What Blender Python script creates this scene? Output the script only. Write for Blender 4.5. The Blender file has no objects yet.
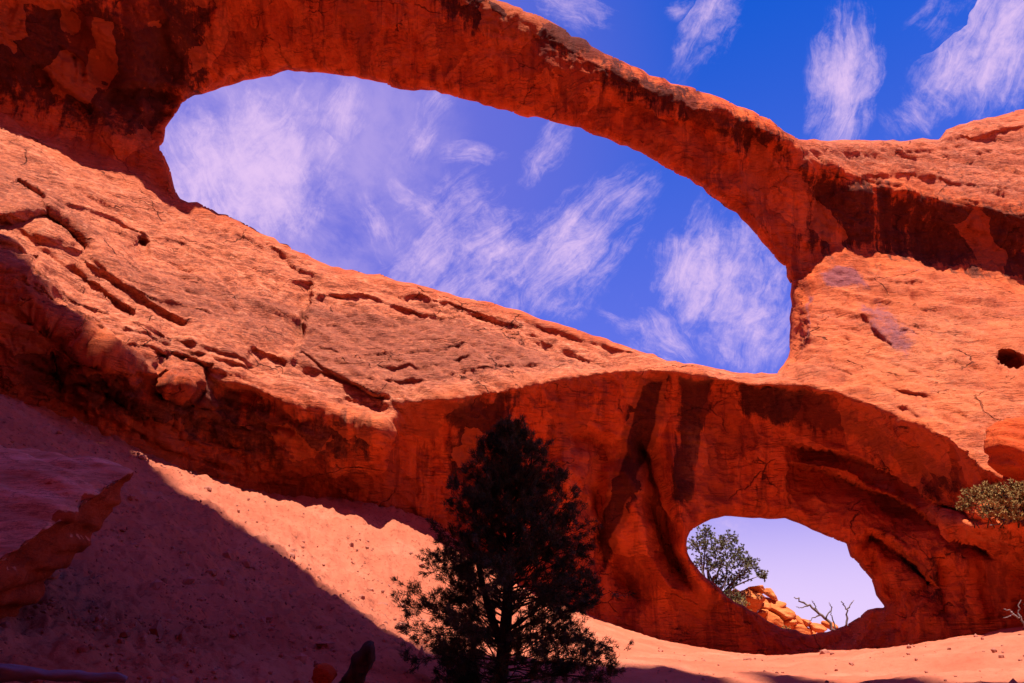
import bpy, math, random
import numpy as np
from mathutils import Vector, Matrix
from mathutils.geometry import delaunay_2d_cdt

C = bpy.context.scene.collection
SC = bpy.context.scene
R_ = math.radians

# ------------------------------------------------------------------ camera
F = 773.0                       # focal length in pixels of a 1024 x 683 frame
TH = R_(21.8)                   # pitch above the horizon
EYE = np.array([0.0, 0.0, 1.6])
cam_d = bpy.data.cameras.new('camera')
cam_d.sensor_width = 36.0
cam_d.lens = 36.0 * F / 1024.0
cam_d.clip_start = 0.1
cam_d.clip_end = 20000
cam = bpy.data.objects.new('camera', cam_d)
cam.location = EYE
cam.rotation_euler = (math.pi / 2 + TH, 0, 0)
C.objects.link(cam)
SC.camera = cam

CT, ST = math.cos(TH), math.sin(TH)


def ray(px, py):
    u = (np.asarray(px, float) - 512.0) / F
    v = (341.5 - np.asarray(py, float)) / F
    return u, CT - v * ST, ST + v * CT


def at(px, py, Y):
    """the point seen at a pixel at distance Y in front of the camera"""
    dx, dy, dz = ray(px, py)
    k = np.asarray(Y, float) / dy
    return np.stack([EYE[0] + k * dx, EYE[1] + k * dy, EYE[2] + k * dz], -1)


def sky_dir(px, py):
    d = np.array(ray(px, py))
    return d / np.linalg.norm(d)


# ------------------------------------------------------------------ sun and sky
SUN_AZ = R_(173)                # measured from +Y (away from the camera) towards +X
SUN_EL = R_(72)
SUN = np.array([math.sin(SUN_AZ) * math.cos(SUN_EL), math.cos(SUN_AZ) * math.cos(SUN_EL), math.sin(SUN_EL)])
sl = bpy.data.lights.new('sun', 'SUN')
sl.energy = 5.0
sl.angle = R_(0.53)
sl.color = (1.0, 0.93, 0.82)
so = bpy.data.objects.new('sun', sl)
so.rotation_euler = Vector(-SUN).to_track_quat('-Z', 'Y').to_euler()
so.location = (0, 0, 80)
C.objects.link(so)

SC.view_settings.view_transform = 'Standard'
SC.view_settings.look = 'None'
SC.view_settings.gamma = 1.0
SC.view_settings.use_curve_mapping = False
SC.view_settings.exposure = 1.0
SC.cycles.diffuse_bounces = 9
SC.cycles.max_bounces = 12


class NT:
    """small helper for node trees"""
    def __init__(self, tree):
        self.t = tree
        tree.nodes.clear()

    def n(self, kind, **kw):
        nd = self.t.nodes.new(kind)
        for k, v in kw.items():
            setattr(nd, k, v)
        return nd

    def link(self, a, b):
        self.t.links.new(a, b)

    def put(self, sock, val):
        if isinstance(val, bpy.types.NodeSocket):
            self.t.links.new(val, sock)
        else:
            sock.default_value = val

    def math(self, op, a, b=0.0, c=None, clamp=False):
        nd = self.n('ShaderNodeMath', operation=op, use_clamp=clamp)
        self.put(nd.inputs[0], a)
        self.put(nd.inputs[1], b)
        if c is not None:
            self.put(nd.inputs[2], c)
        return nd.outputs[0]

    def vmath(self, op, a, b=None, scale=None):
        nd = self.n('ShaderNodeVectorMath', operation=op)
        self.put(nd.inputs[0], a)
        if b is not None:
            self.put(nd.inputs[1], b)
        if scale is not None:
            self.put(nd.inputs['Scale'], scale)
        return nd

    def noise(self, vec, scale, detail=4.0, rough=0.55, dist=0.0):
        nd = self.n('ShaderNodeTexNoise')
        self.put(nd.inputs['Vector'], vec)
        self.put(nd.inputs['Scale'], scale)
        nd.inputs['Detail'].default_value = detail
        nd.inputs['Roughness'].default_value = rough
        nd.inputs['Distortion'].default_value = dist
        return nd.outputs['Fac']

    def step(self, v, a, b, lo=0.0, hi=1.0):
        nd = self.n('ShaderNodeMapRange', interpolation_type='SMOOTHSTEP')
        self.put(nd.inputs[0], v)
        nd.inputs[1].default_value = a
        nd.inputs[2].default_value = b
        nd.inputs[3].default_value = lo
        nd.inputs[4].default_value = hi
        return nd.outputs[0]

    def mapping(self, vec, scale=(1, 1, 1), rot=(0, 0, 0), loc=(0, 0, 0)):
        nd = self.n('ShaderNodeMapping')
        self.put(nd.inputs['Vector'], vec)
        nd.inputs['Scale'].default_value = scale
        nd.inputs['Rotation'].default_value = rot
        nd.inputs['Location'].default_value = loc
        return nd.outputs[0]

    def mix(self, fac, a, b, mode='MIX'):
        nd = self.n('ShaderNodeMix', data_type='RGBA', blend_type=mode)
        self.put(nd.inputs['Factor'], fac)
        for s, v in ((nd.inputs[6], a), (nd.inputs[7], b)):
            if isinstance(v, tuple) and len(v) == 3:
                v = (*v, 1.0)
            self.put(s, v)
        return nd.outputs[2]

    def ramp(self, fac, stops):
        nd = self.n('ShaderNodeValToRGB')
        cr = nd.color_ramp
        while len(cr.elements) < len(stops):
            cr.elements.new(0.5)
        for e, (p, c) in zip(cr.elements, stops):
            e.position = p
            e.color = (*c, 1.0)
        self.put(nd.inputs[0], fac)
        return nd.outputs[0]


world = bpy.data.worlds.new('World')
SC.world = world
world.use_nodes = True
world.cycles.sampling_method = 'MANUAL'
world.cycles.sample_map_resolution = 256
w = NT(world.node_tree)
tc = w.n('ShaderNodeTexCoord')
vec = w.vmath('NORMALIZE', tc.outputs['Generated']).outputs[0]
sky = w.n('ShaderNodeTexSky', sky_type='NISHITA')
sky.sun_disc = False
sky.sun_elevation = SUN_EL
sky.sun_rotation = SUN_AZ
sky.altitude = 1600
sky.air_density = 1.0
sky.dust_density = 0.4
sky.ozone_density = 2.0
base = w.mix(1.0, sky.outputs[0], (0.07, 0.78, 2.55), 'MULTIPLY')


def near(px, py, deg, v=None):
    d = sky_dir(px, py)
    dot = w.vmath('DOT_PRODUCT', v or vec, tuple(d)).outputs['Value']
    return w.step(dot, math.cos(R_(deg)), 1.0)


# violet veil towards the left and the horizon
sep = w.n('ShaderNodeSeparateXYZ')
w.link(vec, sep.inputs[0])
veil = w.math('MULTIPLY', near(180, 230, 42), 0.85)
base = w.mix(w.math('MAXIMUM', veil, w.step(sep.outputs[2], 0.75, 0.15, 0, .85)), base, (2.0, 1.85, 7.3))
base = w.mix(w.step(sep.outputs[2], 0.25, 0.03), base, (8.0, 6.2, 9.9))
# cirrus: wisps on a high layer, drawn out away from the camera
zc = w.math('MAXIMUM', sep.outputs[2], 0.06)
pl = w.vmath('SCALE', vec, scale=w.math('DIVIDE', 1.0, zc)).outputs[0]


def warped(p, scale, amt):
    nd = w.n('ShaderNodeTexNoise')
    w.link(p, nd.inputs['Vector'])
    nd.inputs['Scale'].default_value = scale
    nd.inputs['Detail'].default_value = 4
    return w.vmath('ADD', p, w.vmath('SCALE', w.vmath('SUBTRACT', nd.outputs['Color'], (0.5, 0.5, 0.5)).outputs[0], scale=amt).outputs[0]).outputs[0]


pw = warped(pl, 1.6, 0.30)
puff = w.noise(w.mapping(pw, (4.2, 2.4, 0), (0, 0, R_(-25)), (3, 1, 0)), 1.0, 8, 0.66)
vw = warped(warped(vec, 5.0, 0.07), 22.0, 0.018)
cl = w.math('MULTIPLY', w.math('MULTIPLY', near(215, 180, 19, vw), 0.45), w.step(puff, 0.30, 0.68))
# each wisp: start, end, half width (px of the view from the trail), strength, lengthwise fraying
WISPS = [(448, 80, 400, 185, 26, .72), (650, 180, 500, 325, 62, 1.0), (530, 205, 385, 310, 80, .95), (392, 175, 446, 222, 14, .8), (362, 190, 384, 265, 24, .7),
         (318, 70, 225, 250, 80, .95), (190, 85, 262, 272, 90, 1.15), (352, 80, 322, 150, 34, .75), (568, 112, 528, 185, 20, .65), (440, 152, 512, 158, 18, .65),
         (738, -30, 672, 85, 26, .95), (850, 10, 830, 155, 36, 1.1), (1030, -50, 952, 125, 60, 1.1), (895, 95, 935, 140, 36, .6), (985, -30, 900, 60, 30, .45),
         (745, 200, 690, 372, 70, 1.0), (785, 260, 742, 385, 44, .95), (640, 318, 700, 380, 40, .9), (606, 310, 652, 342, 14, .6), (530, -10, 615, 30, 26, .7),
         (660, 20, 700, 0, 14, .5), (760, 535, 700, 525, 20, .5)]
for group in range(2):
    best = None
    for k, (x0, y0, x1, y1, wd, st) in enumerate(WISPS):
        if k % 2 != group:
            continue
        d0, d1 = sky_dir(x0, y0), sky_dir(x1, y1)
        c = (d0 + d1) / np.linalg.norm(d0 + d1)
        tv = d1 - d0
        La = np.linalg.norm(tv) / 2
        tv = tv / np.linalg.norm(tv)
        nv = np.cross(c, tv)
        La, Lb = La * 1.2, wd / F * 1.1
        q = w.vmath('SUBTRACT', vw, tuple(c)).outputs[0]
        a = w.vmath('DOT_PRODUCT', q, tuple(tv)).outputs['Value']
        b = w.vmath('DOT_PRODUCT', q, tuple(nv)).outputs['Value']
        a2 = w.math('MULTIPLY', w.math('MULTIPLY', a, a), 1 / La ** 2)
        b2 = w.math('MULTIPLY', w.math('MULTIPLY', b, b), 1 / Lb ** 2)
        m = w.math('SUBTRACT', 1.0, w.math('ADD', a2, b2), clamp=True)
        m = w.math('MULTIPLY', m, w.math('GREATER_THAN', w.vmath('DOT_PRODUCT', vec, tuple(c)).outputs['Value'], 0.5))
        cmb = w.n('ShaderNodeCombineXYZ')
        w.put(cmb.inputs[0], w.math('MULTIPLY', a, 13.0))
        w.put(cmb.inputs[1], w.math('MULTIPLY', b, 46.0))
        cmb.inputs[2].default_value = k * 3.7
        if best is None:
            best = (m, cmb.outputs[0], w.math('MULTIPLY', m, st))
        else:
            sel = w.math('GREATER_THAN', m, best[0])
            mx = w.n('ShaderNodeMix', data_type='VECTOR')
            w.put(mx.inputs['Factor'], sel)
            w.put(mx.inputs[4], best[1])
            w.put(mx.inputs[5], cmb.outputs[0])
            mw = w.n('ShaderNodeMix', data_type='FLOAT')
            w.put(mw.inputs[0], sel)
            w.put(mw.inputs[2], best[2])
            w.put(mw.inputs[3], w.math('MULTIPLY', m, st))
            best = (w.math('MAXIMUM', m, best[0]), mx.outputs[1], mw.outputs[0])
    fib = w.noise(best[1], 1.0, 10, 0.74, 0.55)
    lump = w.noise(vw, 13.0, 6, 0.7)
    al = w.math('ADD', w.math('MULTIPLY', best[2], 0.80), w.math('ADD', w.math('MULTIPLY', w.math('SUBTRACT', fib, 0.5), 1.5), w.math('MULTIPLY', w.math('SUBTRACT', lump, 0.5), 1.6)))
    al = w.math('MULTIPLY', w.step(al, 0.20, 1.28), w.step(best[2], 0.0, 0.45))
    cl = w.math('SUBTRACT', w.math('ADD', cl, al), w.math('MULTIPLY', cl, al))
col = w.mix(w.math('MULTIPLY', cl, 0.92), base, (8.5, 6.0, 9.3))
bg = w.n('ShaderNodeBackground')
w.link(col, bg.inputs[0])
bg.inputs[1].default_value = 0.05
wo = w.n('ShaderNodeOutputWorld')
w.link(bg.outputs[0], wo.inputs[0])

# ------------------------------------------------------------------ numpy noise
_rng = np.random.default_rng(7)
_perm = np.concatenate([_rng.permutation(256)] * 3)
_grad = _rng.normal(size=(256, 3))
_grad /= np.linalg.norm(_grad, axis=1)[:, None]


def perlin(p):
    i = np.floor(p).astype(np.int64)
    f = p - i
    i &= 255
    u = f * f * f * (f * (f * 6 - 15) + 10)
    out = 0
    for a in (0, 1):
        wa = u[:, 0] if a else 1 - u[:, 0]
        for b in (0, 1):
            wb = u[:, 1] if b else 1 - u[:, 1]
            for c in (0, 1):
                wc = u[:, 2] if c else 1 - u[:, 2]
                h = _perm[_perm[_perm[(i[:, 0] + a) & 255] + ((i[:, 1] + b) & 255)] + ((i[:, 2] + c) & 255)]
                g = _grad[h]
                d = g[:, 0] * (f[:, 0] - a) + g[:, 1] * (f[:, 1] - b) + g[:, 2] * (f[:, 2] - c)
                out = out + wa * wb * wc * d
    return out


def fbm(p, octaves=4, lac=2.03, gain=0.5, ridged=False):
    s, a = 0.0, 1.0
    q = np.array(p, float)
    for _ in range(octaves):
        n = perlin(q)
        if ridged:
            n = 0.5 - 2 * np.abs(n)
        s = s + a * n
        a *= gain
        q = q * lac + 17.3
    return s


def smooth(x, a, b):
    t = np.clip((x - a) / (b - a), 0, 1)
    return t * t * (3 - 2 * t)


# ------------------------------------------------------------------ mesh helpers
def np_mesh(name, verts, quads=None, tris=None, smooth_shade=True):
    me = bpy.data.meshes.new(name)
    verts = np.asarray(verts, np.float32)
    loops, starts, tot, n = [], [], [], 0
    for arr, k in ((quads, 4), (tris, 3)):
        if arr is None or len(arr) == 0:
            continue
        arr = np.asarray(arr, np.int32)
        loops.append(arr.ravel())
        starts.append(n + np.arange(len(arr), dtype=np.int32) * k)
        n += arr.size
    loops = np.concatenate(loops)
    starts = np.concatenate(starts)
    me.vertices.add(len(verts))
    me.vertices.foreach_set('co', verts.ravel())
    me.loops.add(len(loops))
    me.loops.foreach_set('vertex_index', loops)
    me.polygons.add(len(starts))
    me.polygons.foreach_set('loop_start', starts)
    me.update(calc_edges=True)
    me.polygons.foreach_set('use_smooth', np.full(len(starts), smooth_shade, bool))
    me.validate()
    return me


def obj(name, me, mat, parent=None, loc=None):
    o = bpy.data.objects.new(name, me)
    C.objects.link(o)
    if me is not None and mat is not None and not me.materials:
        me.materials.append(mat)
    if loc is not None:
        o.location = loc
    if parent is not None:
        o.parent = parent
    return o


def tag(o, label, cat, group=None):
    o['label'] = label
    o['category'] = cat
    if group:
        o['group'] = group
    return o


def attr(me, name, vals):
    a = me.attributes.new(name, 'FLOAT', 'POINT')
    a.data.foreach_set('value', np.asarray(vals, np.float32))


def vnormals(P, quads):
    a, b, c, d = (P[quads[:, k]] for k in range(4))
    fn = np.cross(c - a, d - b)
    N = np.zeros_like(P)
    for k in range(4):
        for ax in range(3):
            N[:, ax] += np.bincount(quads[:, k], fn[:, ax], len(P))
    return N / (np.linalg.norm(N, axis=1)[:, None] + 1e-12)


# ------------------------------------------------------------------ materials
def principled(name, rough=0.9, spec=0.15):
    m = bpy.data.materials.new(name)
    m.use_nodes = True
    t = NT(m.node_tree)
    b = t.n('ShaderNodeBsdfPrincipled')
    b.inputs['Roughness'].default_value = rough
    b.inputs['Specular IOR Level'].default_value = spec
    o = t.n('ShaderNodeOutputMaterial')
    t.link(b.outputs[0], o.inputs[0])
    return m, t, b


DIP = R_(28)      # bedding dips to the right


def rock_material(name='sandstone', face=True, tint=(1, 1, 1), scale=1.0):
    m, t, b = principled(name, 0.92, 0.08)
    g = t.n('ShaderNodeNewGeometry') if face else t.n('ShaderNodeTexCoord')
    pos = g.outputs['Position'] if face else g.outputs['Object']
    wn = t.n('ShaderNodeTexNoise')
    t.link(pos, wn.inputs['Vector'])
    wn.inputs['Scale'].default_value = 0.22 * scale
    wn.inputs['Detail'].default_value = 3
    wrp = t.vmath('SCALE', t.vmath('SUBTRACT', wn.outputs['Color'], (.5, .5, .5)).outputs[0], scale=2.2 / scale).outputs[0]
    p2 = t.vmath('ADD', pos, wrp).outputs[0]
    bed = t.mapping(p2, (0.10 * scale, 0.10 * scale, 1.5 * scale), (0, DIP, 0))
    bands = t.noise(bed, 1.0, 6, 0.62)
    fine = t.noise(t.mapping(pos, (0.45 * scale, 0.45 * scale, 6.0 * scale), (0, DIP, 0)), 1.0, 6, 0.68)
    blot = t.noise(pos, 0.42 * scale, 6, 0.6)
    grain = t.noise(pos, 9.0 * scale, 6, 0.72)
    skin = t.noise(t.mapping(pos, (1.4 * scale, 1.4 * scale, 5.5 * scale), (0, DIP, 0)), 1.0, 9, 0.78)
    v = t.math('ADD', t.math('MULTIPLY', bands, 0.30), t.math('MULTIPLY', blot, 0.30))
    v = t.math('ADD', v, t.math('MULTIPLY', fine, 0.18))
    v = t.math('ADD', v, t.math('MULTIPLY', skin, 0.22))
    k = lambda c: tuple(x * y for x, y in zip(c, tint))
    col = t.ramp(v, ((0.34, k((0.26, 0.030, 0.009))), (0.44, k((0.47, 0.060, 0.015))), (0.53, k((0.58, 0.086, 0.020))),
                     (0.64, k((0.66, 0.145, 0.045)))))
    sp = t.step(grain, 0.52, 0.68)
    col = t.mix(t.math('MULTIPLY', sp, 0.55), col, k((0.17, 0.034, 0.018)))
    hgt = t.math('ADD', t.math('MULTIPLY', fine, 0.45), t.math('MULTIPLY', grain, 0.40))
    hgt = t.math('ADD', hgt, t.math('MULTIPLY', skin, 0.50))
    pit = t.n('ShaderNodeTexVoronoi')
    t.link(p2, pit.inputs['Vector'])
    pit.inputs['Scale'].default_value = 2.3 * scale
    crack = t.n('ShaderNodeTexVoronoi', feature='DISTANCE_TO_EDGE')
    t.link(t.mapping(p2, (0.5 * scale, 0.5 * scale, 1.1 * scale), (0, DIP, 0)), crack.inputs['Vector'])
    crack.inputs['Scale'].default_value = 1.0
    ck = t.step(crack.outputs['Distance'], 0.0, 0.035)
    hgt = t.math('ADD', hgt, t.math('MULTIPLY', pit.outputs['Distance'], 0.18))
    if face:
        at_ = lambda nm: (lambda nd: nd.outputs['Fac'])(t.n('ShaderNodeAttribute', attribute_name=nm))
        va, slick, purple, pale, crust = at_('varnish'), at_('slick'), at_('purple'), at_('pale'), at_('crust')
        # desert varnish: dark curtains that run down the steep faces
        cur = t.noise(t.mapping(pos, (2.6, 0.8, 0.11)), 1.0, 8, 0.68, 0.25)
        rag = t.noise(pos, 2.2, 10, 0.74)
        wash = t.step(t.noise(t.mapping(pos, (2.4, 0.8, 0.10), (0, 0, 0), (9, 3, 0)), 1.0, 6, 0.6), 0.36, 0.66)
        notslick = t.math('SUBTRACT', 1.0, slick, clamp=True)
        col = t.mix(t.math('MULTIPLY', notslick, t.math('MULTIPLY', wash, 0.55)), col, (0.74, 0.150, 0.040))
        col = t.mix(t.math('MULTIPLY', notslick, t.math('MULTIPLY', t.step(cur, 0.50, 0.62), 0.65)), col, (0.20, 0.028, 0.014))
        smask = t.step(t.noise(t.mapping(pos, (1, 1, .6), (0, 0, 0), (2, 5, 8)), 0.28, 4, 0.6), 0.40, 0.62)
        cur = t.math('ADD', t.math('MULTIPLY', t.math('SUBTRACT', cur, 0.5), t.math('ADD', 0.30, t.math('MULTIPLY', smask, 0.7))), 0.5)
        cv = t.math('ADD', t.math('MULTIPLY', cur, 0.62), t.math('MULTIPLY', rag, 0.38))
        cv = t.math('ADD', cv, t.math('MULTIPLY', va, 0.25))
        dark = t.step(cv, 0.585, 0.69)
        col = t.mix(t.math('MULTIPLY', dark, 0.88), col, (0.045, 0.010, 0.009))
        # weathered slickrock: greyer, speckled skin
        lich = t.noise(t.mapping(pos, (1.0, 1.0, 2.4), (0, DIP, 0)), 2.2, 10, 0.82)
        lk = t.math('MULTIPLY', t.step(lich, 0.47, 0.60), slick)
        lay = t.noise(t.mapping(pos, (0.06, 0.06, 2.0), (0, DIP, 0), (4, 7, 1)), 1.0, 5, 0.7)
        col = t.mix(t.math('MULTIPLY', slick, 0.48), col, (0.61, 0.215, 0.115))
        col = t.mix(t.math('MULTIPLY', slick, t.math('MULTIPLY', t.step(lay, 0.50, 0.62), 0.45)), col, (0.27, 0.075, 0.045))
        mott = t.noise(pos, 5.5, 8, 0.8)
        col = t.mix(t.math('MULTIPLY', slick, t.math('MULTIPLY', t.step(mott, 0.52, 0.62), 0.6)), col, (0.22, 0.055, 0.035))
        col = t.mix(t.math('MULTIPLY', lk, 0.72), col, (0.19, 0.05, 0.032))
        lt = t.math('MULTIPLY', t.step(lich, 0.50, 0.36), slick)
        col = t.mix(t.math('MULTIPLY', lt, 0.65), col, (0.70, 0.28, 0.16))
        crk = t.step(t.math('ADD', t.math('MULTIPLY', crust, 0.25), mott), 0.52, 0.78)
        col = t.mix(t.math('MULTIPLY', crk, 0.70), col, (0.22, 0.062, 0.040))
        col = t.mix(t.math('MULTIPLY', pale, t.step(rag, .35, .6)), col, (0.60, 0.19, 0.085))
        # bedding laminae: thin lines where a stretched noise crosses set levels
        lam = t.noise(t.mapping(pos, (0.16, 0.16, 2.6), (0, DIP, 0), (1, 2, 3)), 1.0, 4, 0.6)
        lamd = t.math('ABSOLUTE', t.math('SUBTRACT', t.math('FRACT', t.math('MULTIPLY', lam, 9.0)), 0.5))
        brk = t.step(t.noise(pos, 0.9, 5, 0.7), 0.44, 0.58)
        ll = t.math('MULTIPLY', t.step(lamd, 0.10, 0.02), brk)
        col = t.mix(t.math('MULTIPLY', ll, 0.55), col, (0.12, 0.020, 0.012))
        # joints
        jv = t.n('ShaderNodeTexVoronoi', feature='DISTANCE_TO_EDGE')
        jw = t.n('ShaderNodeTexNoise')
        t.link(pos, jw.inputs['Vector'])
        jw.inputs['Scale'].default_value = 1.3
        jw.inputs['Detail'].default_value = 6
        jp = t.vmath('ADD', pos, t.vmath('SCALE', t.vmath('SUBTRACT', jw.outputs['Color'], (.5, .5, .5)).outputs[0], scale=0.7).outputs[0]).outputs[0]
        t.link(t.mapping(jp, (0.34, 0.34, 0.62), (0, DIP, 0)), jv.inputs['Vector'])
        jv.inputs['Scale'].default_value = 1.0
        jl = t.math('MULTIPLY', t.step(jv.outputs['Distance'], 0.012, 0.002), t.step(t.noise(pos, 0.5, 5, 0.7, 0.0), 0.51, 0.60))
        col = t.mix(t.math('MULTIPLY', jl, 0.75), col, (0.05, 0.010, 0.008))
        # spalled scars: fresh, brighter plates with sharp edges on the steep faces
        sc = t.n('ShaderNodeTexVoronoi', feature='F1')
        t.link(t.mapping(jp, (0.8, 0.8, 0.55), (0, 0.3, 0), (5, 1, 2)), sc.inputs['Vector'])
        sc.inputs['Scale'].default_value = 0.9
        noscar = t.math('MULTIPLY', notslick, t.step(va, 1.3, 1.1))
        scs = t.n('ShaderNodeSeparateColor')
        t.link(sc.outputs['Color'], scs.inputs[0])
        col = t.mix(t.math('MULTIPLY', noscar, t.math('MULTIPLY', t.step(scs.outputs[0], 0.70, 0.72), 0.45)), col, (0.72, 0.15, 0.045))
        col = t.mix(t.math('MULTIPLY', noscar, t.math('MULTIPLY', t.step(scs.outputs[1], 0.74, 0.76), 0.45)), col, (0.24, 0.035, 0.016))
        hgt = t.math('SUBTRACT', hgt, t.math('ADD', t.math('MULTIPLY', ll, 0.30), t.math('MULTIPLY', jl, 0.7)))
        pk = t.math('MULTIPLY', t.step(t.math('ADD', purple, t.math('MULTIPLY', rag, 0.8)), 0.72, 0.92), 0.75)
        col = t.mix(pk, col, (0.20, 0.065, 0.085))
        hgt = t.math('ADD', hgt, t.math('MULTIPLY', t.math('MULTIPLY', ck, slick), 0.10))
    bu = t.n('ShaderNodeBump')
    bu.inputs['Strength'].default_value = 0.9
    bu.inputs['Distance'].default_value = 0.20 / scale
    t.link(hgt, bu.inputs['Height'])
    t.link(col, b.inputs['Base Color'])
    t.link(bu.outputs[0], b.inputs['Normal'])
    return m


M_ROCK = rock_material()
M_BOULDER = rock_material('boulder_sandstone', False, (1.0, 1.0, 1.0), 1.6)
M_FILL_ROCK = rock_material('pale_fill_sandstone', False, (1.45, 2.4, 3.4), 1.2)  # pale tone lets the unseen wall behind the camera bounce more fill light
M_BUFF = rock_material('buff_boulder', False, (1.15, 2.0, 2.4), 1.3)


def slab_material():  # pale dusty top and dark red underside paint light and shade into the colour
    m, t, b = principled('lit_top_slab', 0.93, 0.06)
    pos = t.n('ShaderNodeTexCoord').outputs['Object']
    top_light = t.n('ShaderNodeAttribute', attribute_name='top_light').outputs['Fac']
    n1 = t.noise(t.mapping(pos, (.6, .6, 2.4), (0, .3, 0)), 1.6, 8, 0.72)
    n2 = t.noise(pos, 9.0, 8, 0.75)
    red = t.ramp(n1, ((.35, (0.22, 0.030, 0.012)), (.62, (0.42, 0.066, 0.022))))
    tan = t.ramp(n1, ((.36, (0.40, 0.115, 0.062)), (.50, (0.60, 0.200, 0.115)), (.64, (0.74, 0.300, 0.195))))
    col = t.mix(t.step(t.math('ADD', top_light, t.math('MULTIPLY', t.math('SUBTRACT', n2, .5), .5)), .4, .6), red, tan)
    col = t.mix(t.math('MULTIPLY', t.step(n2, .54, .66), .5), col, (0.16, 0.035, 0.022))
    n3 = t.noise(t.mapping(pos, (.5, .5, 3.0), (0, .3, 0), (3, 1, 2)), 2.2, 7, 0.7)
    ln = t.step(t.math('ABSOLUTE', t.math('SUBTRACT', t.math('FRACT', t.math('MULTIPLY', n3, 5.0)), .5)), .07, .015)
    col = t.mix(t.math('MULTIPLY', ln, .6), col, (0.12, 0.022, 0.015))
    bu = t.n('ShaderNodeBump')
    bu.inputs['Strength'].default_value = 0.8
    bu.inputs['Distance'].default_value = 0.06
    t.link(t.math('ADD', n1, t.math('MULTIPLY', n2, .4)), bu.inputs['Height'])
    t.link(col, b.inputs['Base Color'])
    t.link(bu.outputs[0], b.inputs['Normal'])
    return m


M_LIT_TOP = slab_material()


def sand_material():
    m, t, b = principled('red_sand', 0.95, 0.05)
    pos = t.n('ShaderNodeNewGeometry').outputs['Position']
    rub = t.n('ShaderNodeAttribute', attribute_name='rubble').outputs['Fac']
    n1 = t.noise(pos, 0.6, 6, 0.6)
    n2 = t.noise(pos, 8.0, 8, 0.78)
    n3 = t.noise(pos, 2.0, 9, 0.78)
    col = t.ramp(n1, ((0.3, (0.42, 0.105, 0.056)), (0.55, (0.50, 0.140, 0.077)), (0.75, (0.56, 0.190, 0.112))))
    sp = t.step(n2, 0.52, 0.66)
    col = t.mix(t.math('MULTIPLY', sp, t.math('ADD', t.math('MULTIPLY', rub, 0.6), 0.34)), col, (0.20, 0.05, 0.028))
    pt = t.step(n3, 0.55, 0.70)
    col = t.mix(t.math('MULTIPLY', pt, t.math('ADD', t.math('MULTIPLY', rub, 0.62), 0.10)), col, (0.17, 0.040, 0.026))
    bu = t.n('ShaderNodeBump')
    bu.inputs['Strength'].default_value = 0.7
    bu.inputs['Distance'].default_value = 0.10
    h = t.math('ADD', t.math('MULTIPLY', n2, 0.5), t.math('MULTIPLY', n3, t.math('ADD', 0.3, rub)))
    t.link(h, bu.inputs['Height'])
    t.link(col, b.inputs['Base Color'])
    t.link(bu.outputs[0], b.inputs['Normal'])
    return m


M_SAND = sand_material()


def flat_material(name, c1, c2, scale, rough=0.85, stretch=(1, 1, 1), bump=0.0):
    m, t, b = principled(name, rough, 0.1)
    pos = t.n('ShaderNodeTexCoord').outputs['Object']
    n = t.noise(t.mapping(pos, stretch), scale, 6, 0.65)
    t.link(t.ramp(n, ((0.35, c1), (0.68, c2))), b.inputs['Base Color'])
    if bump:
        bu = t.n('ShaderNodeBump')
        bu.inputs['Distance'].default_value = bump
        t.link(n, bu.inputs['Height'])
        t.link(bu.outputs[0], b.inputs['Normal'])
    return m


M_NEEDLE = flat_material('pinyon_needles', (0.050, 0.058, 0.022), (0.115, 0.115, 0.045), 3.0)
M_BARK = flat_material('dark_bark', (0.030, 0.014, 0.010), (0.075, 0.036, 0.024), 9.0, 0.95, (1, 1, 0.25), 0.02)
M_JUNIPER = flat_material('juniper_scales', (0.06, 0.058, 0.028), (0.19, 0.150, 0.075), 2.0)
M_DEADWOOD = flat_material('weathered_wood', (0.10, 0.065, 0.06), (0.26, 0.19, 0.18), 8.0, 0.9, (1, 1, 0.2), 0.02)
M_GREYLOG = flat_material('grey_driftwood', (0.12, 0.08, 0.09), (0.26, 0.19, 0.21), 7.0, 0.9, (0.2, 1, 1), 0.02)
M_STONE = flat_material('talus_stone', (0.24, 0.075, 0.05), (0.42, 0.15, 0.10), 3.0)
M_SHRUB = flat_material('dry_shrub_leaves', (0.18, 0.105, 0.035), (0.38, 0.22, 0.075), 3.0)

# ------------------------------------------------------------------ the sandstone fin with its two openings
def slope_y(px, py0, Y0, py1, deg):
    """distance on a slope of the given steepness that starts at (px, py0, Y0)"""
    _, dy0, dz0 = ray(px, py0)
    _, dy1, dz1 = ray(px, py1)
    k = math.tan(R_(deg))
    a0, a1 = dz0 / dy0, dz1 / dy1
    # a0*Y0 - k*(Y0-Y) = a1*Y
    return (a0 * Y0 - k * Y0) / (a1 - k)


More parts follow.
